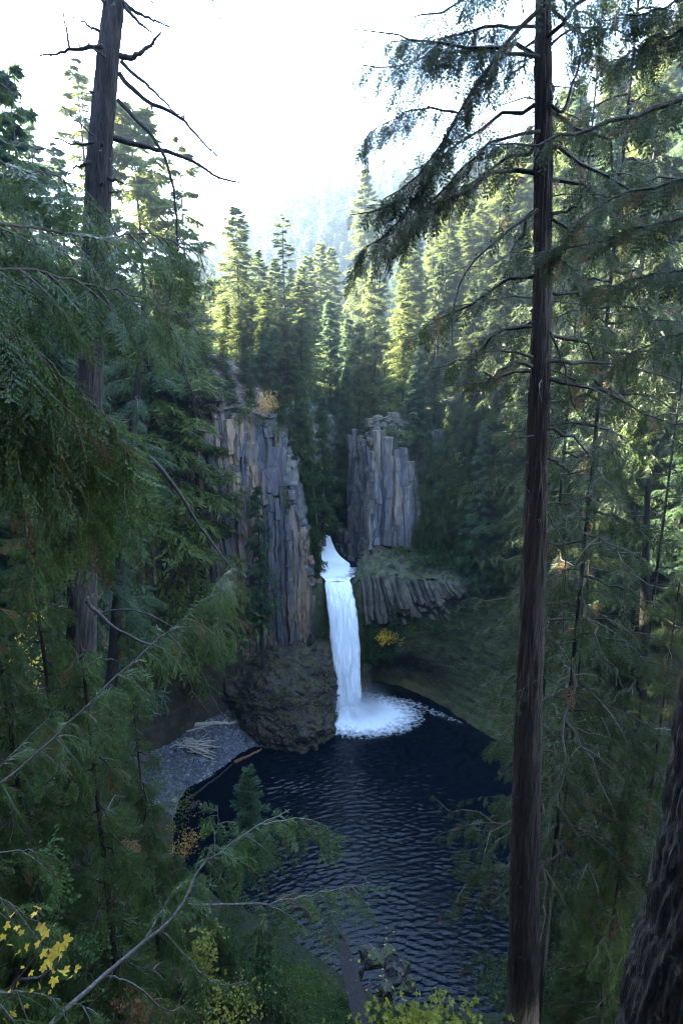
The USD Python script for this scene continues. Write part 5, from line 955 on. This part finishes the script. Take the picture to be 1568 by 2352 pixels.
def blobpts(c, r, n, seed, sc, amp, ridge, fseed, mask):
    rng = np.random.default_rng(seed); v = nrm(rng.normal(0, 1, (n, 3))); q = v * r + c; q = q + v * (amp * 2 * fb(q, sc, 5, fseed) + ridge * (1 - 4 * np.abs(fb(q, sc * 1.9, 4, fseed + 2))))[:, None]; w = mask(q, v); return q[w], v[w]
kr = np.array([8.8, 8.0, 9.6])
p, n = blobpts(kc, kr, 9000, 5, .22, 1.9, .9, 41, lambda q, v: (v[:, 1] < .5) & (v[:, 2] > -.6) & (meshkit.fbm(q * .35, 3, 8) > .53 - .12 * (v[:, 2] > .5))); vines('knoll_plants', 'brownish moss and small plants clinging to the knoll', p, n, .22, leaf('knoll_leaves', [(0, (.04, .05, .02)), (.5, (.10, .09, .03)), (.85, (.19, .15, .04)), (1, (.26, .2, .05))]), 6, lift=.15, clump=3)
for i, (px, py, y, r, nn, lf, mat, label, nm) in enumerate([
    (612, 925, 97.5, (1.7, 1.5, 1.9), 900, .22, G_ORANGE, 'yellow orange maple shrub on top of the left cliff', 'maple_shrub'), (890, 1462, 99.8, (2.1, 1.0, 1.5), 480, .36, G_YEL, 'bright yellow and orange maple bush beside the waterfall', 'maple_shrub'),
    (500, 905, 96.5, (2.6, 1.5, 1.7), 700, .28, G_CEDAR, 'low green bush on the edge of the cliff, left of the yellow maple', 'shrub'), (560, 940, 96, (1.8, 1.2, 1.8), 500, .26, G_SHRUB, 'bush drooping over the cliff edge below the leaning fir', 'shrub'),
    (925, 1265, 105, (2.4, 1.2, 1.2), 500, .28, G_SHRUB, 'yellowish bush on the ledge under the pale columns', 'shrub'), (985, 1285, 102, (3.4, 1.5, 1.9), 1100, .34, G_VINE, 'spreading green cedar bush over the fan of columns', 'shrub'),
    (1050, 1300, 100.5, (2.8, 1.5, 1.9), 800, .34, G_VINE, 'dark green bush at the right end of the ledge', 'shrub'), (870, 1340, 102, (1.6, .8, .7), 240, .24, G_SHRUB, 'small yellow green tuft at the top of the fan', 'shrub'),
    (735, 1440, 99.5, (1.1, .9, 2.2), 420, .26, G_VINE, 'dark bush between the columns and the waterfall', 'shrub'), (668, 1500, 98, (2.6, 1.4, .9), 420, .22, G_SHRUB, 'autumn plants on top of the knoll', 'shrub'),
    (1000, 1440, 99.6, (1.9, 1., 1.2), 420, .30, G_VINE, 'green bush below the eroded column ends', 'shrub'), (940, 1452, 100.6, (2.0, 1., 1.), 420, .28, G_SHRUB, 'pale flowering bush on the lip above the cave', 'shrub'),
    (655, 1590, 85.6, (.9, .6, 1.1), 200, .24, G_CEDAR, 'green tuft on the face of the knoll', 'shrub'), (600, 1650, 89.5, (2.4, .8, 1.4), 460, .26, G_SHRUB, 'yellowish ferns along the dark undercut of the knoll', 'shrub'), (640, 1700, 86.5, (1.6, .8, 1.1), 260, .26, G_SHRUB, 'ferns low on the knoll above the water', 'shrub'),
    (772, 1650, 94, (.7, .6, 2.4), 320, .22, G_SHRUB, 'yellow green moss tufts beside the foot of the fall', 'shrub'), (655, 1150, 98.0, (.7, .6, 3.6), 300, .22, G_SHRUB, 'hanging tufts in a crack of the cliff corner', 'shrub'), (575, 1165, 95.4, (.6, .5, 1.6), 160, .24, G_SHRUB, 'yellow tuft on a ledge of the left cliff', 'shrub'),
    (505, 1080, 93.6, (.6, .5, 1.5), 160, .22, G_SHRUB, 'little green tuft high in the left cliff', 'shrub'), (480, 1500, 92, (2.2, 1., .8), 300, .24, G_VINE, 'green plants under the overhang of the cliff', 'shrub'),
    (395, 1850, 60, (2.6, 2., 3.2), 900, .20, G_LIME, 'thin yellow leaved shrub at the near end of the beach', 'shrub'), (425, 1935, 54, (1.9, 1.5, 2.2), 520, .20, G_ORANGE, 'orange leaved shrub beside the black cove', 'shrub'), (350, 1780, 60, (2.4, 2, 2.2), 600, .2, G_SHRUB, 'olive bush behind the beach shrub', 'shrub'),
    (705, 2275, 27, (1.9, 1.6, 2.2), 2600, .11, G_SHRUB, 'round yellow green bush at the bottom left of the water', 'shrub'), (610, 2250, 24, (1.3, 1.2, 1.4), 900, .13, G_VINE, 'dark shrub left of the round bush', 'shrub'),
    (1145, 2260, 24, (1.2, 1., 1.5), 1100, .11, G_VINE, 'grey green willow bush left of the main trunk foot', 'shrub'), (1300, 2260, 20, (1.2, 1., 1.4), 1100, .11, G_VINE, 'grey green bush right of the main trunk foot', 'shrub'),
    (470, 2180, 14.5, (.55, .5, .75), 330, .13, G_LIME, 'lime green maple sprig behind the arching branch', 'maple_shrub'), (330, 2320, 11, (.7, .5, .4), 240, .11, G_RED, 'rust red leaves at the bottom under the arching branch', 'shrub'), (520, 2320, 13, (1.1, .8, .5), 520, .11, G_LIME, 'yellow green low leaves at the bottom edge', 'shrub'),
    (125, 2010, 10, (.35, .4, .9), 240, .10, G_VINE, 'grey green huckleberry sprig above the maple leaves', 'shrub'), (190, 2190, 11, (.7, .5, .6), 300, .10, G_VINE, 'grey green leaves behind the maple leaves', 'shrub'), (60, 1510, 18, (.6, .4, 1.), 160, .14, G_YEL, 'yellow leaves glowing between the left trunks', 'shrub'),
    (80, 1420, 19, (.5, .4, .5), 70, .14, G_YEL, 'small yellow leaves high between the left trunks', 'shrub'),
    (940, 1000, 106, (2.2, 1.2, 1.2), 460, .28, G_SHRUB, 'mossy bush on top of the pale columns', 'shrub'), (1000, 1035, 105, (2.6, 1.4, 1.6), 600, .3, G_VINE, 'green bush on the broken top of the right cliff', 'shrub'), (1060, 1110, 103.5, (2.6, 1.4, 3), 800, .3, G_VINE, 'leafy growth hanging down right of the pale columns', 'shrub'), (1010, 1180, 103.8, (2., 1., 2.4), 500, .3, G_VINE, 'leafy growth beside the lower end of the pale columns', 'shrub'), (1100, 1210, 101, (3, 1.5, 2.4), 800, .32, G_VINE, 'dark leafy bank right of the cliff ledge', 'shrub'), (450, 955, 93.5, (2.4, 1.2, 1.3), 500, .26, G_CEDAR, 'green growth at the cliff top beside the bare slope', 'shrub'), (590, 965, 97.2, (1.6, .8, 1.1), 360, .22, G_SHRUB, 'tufts hanging over the cliff top left of the maple', 'shrub'), (640, 985, 97.6, (1.2, .8, 1.3), 320, .22, G_SHRUB, 'dry shrub on the corner of the cliff top', 'shrub'), (400, 990, 90, (2.6, 1.2, 1.2), 500, .26, G_VINE, 'dark growth along the left part of the cliff top', 'shrub'), (1050, 1405, 99.4, (2.2, .8, 1.3), 420, .3, G_VINE, 'dark plants swallowing the right end of the column fan', 'shrub'), (850, 1425, 102.2, (1.3, .7, 2.2), 420, .28, G_VINE, 'green growth hanging beside the left end of the column fan', 'shrub'), (900, 990, 107.2, (1.6, .9, .8), 300, .26, G_SHRUB, 'moss and tufts on the very crown of the right cliff', 'shrub'), (1050, 1055, 102.5, (1.4, 1, 1.6), 160, .3, G_LIME, 'yellow sprig on the slope right of the pale columns', 'shrub'), (700, 1045, 103, (1., .8, 1.2), 150, .28, G_LIME, 'yellow sprig among the cedars of the cliff corner', 'shrub')]):
    shrub(nm, label, on_y(px, py, y), r, nn, lf, mat, 500 + i)
# dark leafy cover on the banks
rng = np.random.default_rng(31); T = []
prot = []
for k in range(3):
    q = np.random.default_rng(600 + k); b = q.normal(0, .4, (150, 3)) * [1, 1, .6] + [0, 0, .25]; d = nrm(q.normal(0, 1, b.shape) + [0, 0, .3]); l = q.uniform(.10, .22, 150); prot.append((kites(b, d, nrm(np.cross(d, q.normal(0, 1, b.shape))), l, l * .7), G_VINE))
prot.append((prot[0][0], G_SHRUB))
while len(T) < 9000:
    if rng.random() < .5: x, y = rng.uniform(-45, 40), rng.uniform(6, 70)
    else: x, y = rng.uniform(18, 95), rng.uniform(30, 104)
    z = ground(x, y)
    if z < 2.8 or (z < 7 and y > 62): continue
    a = rng.uniform(0, 2 * PI); T.append((int(rng.integers(0, 4)), np.array([x, y, z]), np.array([[math.cos(a), math.sin(a), 0], [-math.sin(a), math.cos(a), 0], [0, 0, 1.]]), rng.uniform(.45, 1.2)))
while len(T) < 13500:
    x, y = rng.uniform(-22, 14), rng.uniform(10, 46); z = ground(x, y)
    if z < 2.: continue
    a = rng.uniform(0, 2 * PI); T.append((int(rng.integers(0, 4)), np.array([x, y, z]), np.array([[math.cos(a), math.sin(a), 0], [-math.sin(a), math.cos(a), 0], [0, 0, 1.]]), rng.uniform(.35, .8)))
tag(instancer('/World/undergrowth', prot, T), 'dark leafy undergrowth covering the wooded banks', 'undergrowth')
T = []
while len(T) < 2200:
    x, y = rng.uniform(-80, 90), rng.uniform(104, 190); z = ground(x, y)
    if z < 30: continue
    a = rng.uniform(0, 2 * PI); T.append((int(rng.integers(0, 4)), np.array([x, y, z]), np.array([[math.cos(a), math.sin(a), 0], [-math.sin(a), math.cos(a), 0], [0, 0, 1.]]), rng.uniform(1., 2.6)))
tag(instancer('/World/undergrowth_001', prot, T), 'undergrowth of the woods above the gorge', 'undergrowth')

# ------------------------------------------------------------------ beach: stones, driftwood
beach = stage.GetPrimAtPath('/World/gravel_beach'); rng = np.random.default_rng(41)
BP = np.asarray(m_beach[0]).reshape(90, 90, 3)
def beach_z(x, y, _i=NearestNDInterpolator(BP.reshape(-1, 3)[:, :2], BP.reshape(-1, 3)[:, 2])): return float(_i(x, y))
def stone(rng, r):
    s = trimesh.creation.icosphere(1); v = np.array(s.vertices) * rng.uniform(.6, 1.1, 3) * [1, 1, .7]; return v * r * (1 + rng.normal(0, .12, (len(v), 1))), np.array(s.faces)
stones = [stone(rng, 1.) for k in range(6)]; T = []; k = 0
while k < 4200:
    px, py = rng.uniform(330, 640), rng.uniform(1640, 1900); p = on_z(px, py, 1.); z = beach_z(p[0], p[1])
    if not (-.2 < z < 3.2): continue
    r = .09 * math.exp(rng.normal(0, .55)); a = rng.uniform(0, 2 * PI); R3 = np.array([[math.cos(a), math.sin(a), 0], [-math.sin(a), math.cos(a), 0], [0, 0, 1.]]); pos = np.array([p[0], p[1], z + r * .2])
    if k < 260:
        r = rng.uniform(.16, .42); v, f = stones[k % 6]; part(beach, 'stone', (v * r @ R3 + pos, f), R_STONE, local=False, smooth=False)
    else: T.append((int(rng.integers(0, 6)), pos, R3, r))
    k += 1
instancer('/World/gravel_beach/pebbles', [(m, R_STONE) for m in stones], T)
def log(name, label, a, b, r, group=None, mat=None, stub=0):
    a, b = np.asarray(a, float), np.asarray(b, float); x = thing(name, label, 'log' if 'log' in name else 'driftwood', a, group); n = 14
    cv = crooked([a, b], rng, .03 + r * .15, n); part(x, 'trunk', tube(cv, r * np.linspace(1, .62, n) * rng.uniform(.93, 1.07, n), 9), mat or B_DRIFT, smooth=40)
    for k in range(stub):
        i = int(rng.integers(3, n - 2)); h = nrm(rng.normal(0, 1, 3)); part(x, 'branch_stub', tube([cv[i], cv[i] + h * r * 2.2, cv[i] + h * r * 4], [r * .4, r * .3, r * .12], 5), mat or B_DRIFT)
    return x
def bz(px, py, up): p = on_z(px, py, 1.4); return np.array([p[0], p[1], beach_z(p[0], p[1]) + up])
log('driftwood_log', 'long pale bare log lying across the back of the beach', bz(425, 1680, .3), bz(545, 1667, .35), .42, stub=3)
log('driftwood_log', 'thinner broken log beside the long pale one', bz(428, 1693, .2), bz(470, 1680, .25), .16)
log('driftwood_log', 'lone short grey log floating in the black cove', on_z(437, 1857, .12), on_z(457, 1844, .15), .42, mat=B_DEAD)
log('driftwood_stick', 'forked pale stick lying apart below the pile', bz(468, 1748, .12), bz(487, 1768, .12), .09, stub=2)
log('driftwood_stick', 'pale stick standing against the shore line', bz(476, 1790, .1), bz(482, 1772, .12), .1)
log('driftwood_log', 'orange brown rotten log along the water edge', on_z(538, 1752, .25), on_z(600, 1722, .3), .28, mat=bark('rotten_wood', (.07, .032, .018), (.15, .065, .03), (.24, .12, .06), scale=8, stretch=1, moss=-1))
log('driftwood_log', 'dark waterlogged trunk along the shore of the cove', on_z(425, 1842, .2), on_z(535, 1757, .2), .2, mat=B_FIR)
for k in range(34):
    c = np.array([rng.normal(458, 17), rng.normal(1727, 11)]); a = rng.normal(.12, .45) if k % 3 else rng.uniform(-1.2, 1.2); l = rng.uniform(12, 36); d = np.array([math.cos(a), -math.sin(a) * .5]) * l
    up = .15 + .035 * k * math.exp(-((c[0] - 458) / 20) ** 2)
    log('driftwood_stick', 'weathered stick in the tangled driftwood pile on the beach', bz(*(c - d), up), bz(*(c + d), up + rng.uniform(-.15, .25)), rng.uniform(.06, .17), 'driftwood pile on the gravel beach')
# boulders and the broken stump at the near shore
def boulder(label, px, py, y, r, mat, seed):
    p = on_y(px, py, y); q = np.random.default_rng(seed); s = trimesh.creation.icosphere(4); v = np.array(s.vertices); v = v * np.array(r) * (1 + .35 * fb(v, 1.1, 4, seed)[:, None] + .12 * fb(v, 4., 4, seed)[:, None])
    v = v + v * facet(v, (.55, .55, .5), .16, seed)[:, None]; cut = nrm(q.normal(0, 1, (9, 3))); h = (v @ cut.T); over = np.maximum(h - np.array(r).mean() * .66, 0); v = v - (over[:, :, None] * cut[None]).sum(1) * .8
    x = thing('boulder', label, 'boulder', p); part(x, 'rock', (v + p, np.array(s.faces)), mat, smooth=25); return x
R_BLD = rock('boulder_stone', (.03, .028, .032), (.05, .044, .04), moss=.5, vs=(1, 1, 1), scale=1.2, per=.5)
for i, (px, py, y, r, l) in enumerate([(848, 2203, 40, (1.5, .9, 1.0), 'pale smooth elongated boulder at the near shore'), (893, 2200, 41, (1.2, 1., 1.3), 'dark upright boulder beside the pale one at the near shore'), (905, 2245, 38.5, (1., .9, .9), 'squat boulder under the orange maple sapling'),
                                       (820, 2240, 37, (.8, .7, .7), 'boulder against the broken stump'), (890, 2285, 35, (.9, .8, .7), 'grey boulder just above the yellow maple'), (935, 2265, 39, (.8, .7, .7), 'boulder at the water right of the sapling'),
                                       (925, 2225, 41, (.7, .6, .8), 'small boulder at the water edge right of the dark one'), ]):
    boulder(l, px, py, y, r, R_BLD, 700 + i)
st = np.array([on_y(835, 2352, 31), on_y(815, 2280, 33), on_y(795, 2200, 35.5), on_y(780, 2155, 37)])
x = thing('fallen_trunk', 'dark broken trunk slanting down to the water beside the boulders', 'fallen trunk', st[0]); part(x, 'trunk', trunk_mesh(st, [.7, .62, .55, .42], 40, 120, .06, 3., 710), B_FIR, smooth=True)
for k in range(5):
    e = st[-1] + rng.normal(0, .25, 3); part(x, 'splinter', tube([st[-1] + (e - st[-1]) * .5, e + nrm(st[-1] - st[-2]) * rng.uniform(.3, .9)], [.14, .02], 5), B_DEAD)
# ------------------------------------------------------------------ maple leaves, each its own piece
def maple(seed):
    """a five lobed leaf: broad lobes, a toothed edge, cupped and a little curled"""
    q = np.random.default_rng(seed); P = []
    for k, a in enumerate(np.radians([-118, -58, 0, 58, 118])):
        l = [.66, .92, 1.05, .92, .66][k] * q.uniform(.88, 1.1); a = a + q.normal(0, .06)
        for da, f in ((-.36, .66), (-.22, .80), (-.1, .84), (0, 1.), (.1, .84), (.22, .80), (.36, .66)): P.append([math.cos(a + da) * l * f, math.sin(a + da) * l * f])
        if k < 4: m = a + np.radians(30); P.append([math.cos(m) * .5, math.sin(m) * .5])
    P = np.array(P) * .55; c = q.uniform(.2, .7); z = -c * (P ** 2).sum(1) + .22 * np.abs(P[:, 1]) + .12 * np.sin(P[:, 0] * 7 + seed) * P[:, 1] + q.normal(0, .015, len(P)); v = np.vstack([[[-.06, 0, .02]], np.column_stack([P, z])]); n = len(P)
    return v, np.array([[0, k + 1, k + 2] for k in range(n - 1)])
for k in range(3):
    stage.CreateClassPrim(f'/World/maple_leaf_source_{k}')
    for nm_, mt in (('yellow', G_YEL), ('lime', G_LIME)): usdkit.mesh(stage, f'/World/maple_leaf_source_{k}/{nm_}', maple(720 + k), mt)
def maple_plant(name, label, leaves, stems, kind, seed, cat='maple'):
    rng = np.random.default_rng(seed); o = np.asarray(stems[0][0]); x = thing(name, label, cat, o)
    for cv in stems: part(x, 'stem', tube(crooked(cv, rng, .01, 10), np.linspace(.012, .004, 10), 5), B_TWIG)
    for p, s in leaves:
        f = UsdGeom.Mesh.Define(stage, numbered(str(x.GetPath()), 'leaf')); f.GetPrim().GetReferences().AddInternalReference(f'/World/maple_leaf_source_{int(rng.integers(0, 3))}/{kind}')
        d = nrm(rng.normal(0, .8, 3) + [0, -.3, -.7]); m = np.eye(4); m[:3, :3] = frame(d, rng.normal(0, .55, 3) + [0, -.6, .8]) * s * (.6 if kind == 'yellow' else 1); m[3, :3] = np.asarray(p) - o; f.AddTransformOp().Set(Gf.Matrix4d(*m.ravel().tolist()))
    return x
rng = np.random.default_rng(51)
lv = [(at(px, py, 4.6 + rng.uniform(-.2, .3)), s) for px, py, s in [(88, 2085, .15), (80, 2098, .13), (95, 2128, .2), (105, 2142, .17), (138, 2172, .24), (125, 2190, .22), (150, 2160, .2), (112, 2205, .22), (98, 2190, .16), (118, 2222, .15), (140, 2232, .22), (125, 2250, .18), (155, 2228, .16), (100, 2222, .14), (60, 2180, .14), (45, 2186, .12), (70, 2235, .1), (90, 2262, .13), (40, 2258, .11), (75, 2275, .1), (25, 2330, .16), (12, 2345, .13), (30, 2100, .12), (15, 2125, .14), (40, 2130, .11), (8, 2150, .12), (50, 2140, .1), (22, 2170, .1), (60, 2310, .1)]]
lv += [(p + rng.normal(0, .09, 3), w * rng.uniform(.4, .7)) for p, w in lv[::2]]
maple_plant('yellow_maple', 'glowing yellow and orange maple leaves at the lower left edge', lv, [[at(-60, 2420, 4.8), at(40, 2250, 4.8), at(95, 2160, 4.7), at(88, 2080, 4.7)], [at(40, 2250, 4.8), at(110, 2235, 4.7), at(150, 2180, 4.6)], [at(-60, 2300, 4.8), at(0, 2180, 4.8), at(40, 2110, 4.8)]], 'yellow', 52)
lv = [(at(rng.normal(975, 62), 2352 - abs(rng.normal(0, 34)) + 8, rng.uniform(14, 16)), rng.uniform(.15, .28)) for k in range(170)] + [(at(rng.normal(1000, 25), rng.uniform(2270, 2330), rng.uniform(14, 15)), rng.uniform(.1, .18)) for k in range(30)] + [(at(rng.normal(880, 35), rng.uniform(2320, 2352), 14.5), rng.uniform(.1, .18)) for k in range(26)]
maple_plant('yellow_green_maple', 'yellow green vine maple at the bottom edge before the water', lv, [[at(960, 2480, 15), at(985, 2380, 15), at(1000, 2290, 15)], [at(960, 2480, 15), at(920, 2390, 15), at(880, 2330, 15)], [at(960, 2480, 15), at(1030, 2390, 15), at(1060, 2310, 15)]], 'lime', 53)
lv = [(at(px + rng.normal(0, 6), py + rng.normal(0, 6), 15 + rng.uniform(-.4, .4)), rng.uniform(.08, .16)) for px, py in [(885, 2138), (882, 2150), (900, 2152), (872, 2150), (878, 2175), (862, 2180), (890, 2190), (915, 2205), (908, 2215), (912, 2225), (880, 2205), (838, 2210), (850, 2200), (880, 2225), (870, 2240), (895, 2250), (855, 2255), (870, 2270), (900, 2262), (890, 2290), (868, 2300), (845, 2270), (880, 2250), (925, 2290), (935, 2270)]]
maple_plant('maple_sapling', 'thin maple sapling with scattered orange leaves in front of the boulders', lv, [[at(875, 2400, 15), at(880, 2290, 15), at(884, 2140, 15)], [at(880, 2290, 15), at(905, 2240, 15), at(915, 2205, 15)], [at(870, 2390, 15), at(855, 2300, 15), at(840, 2210, 15)]], 'yellow', 54)
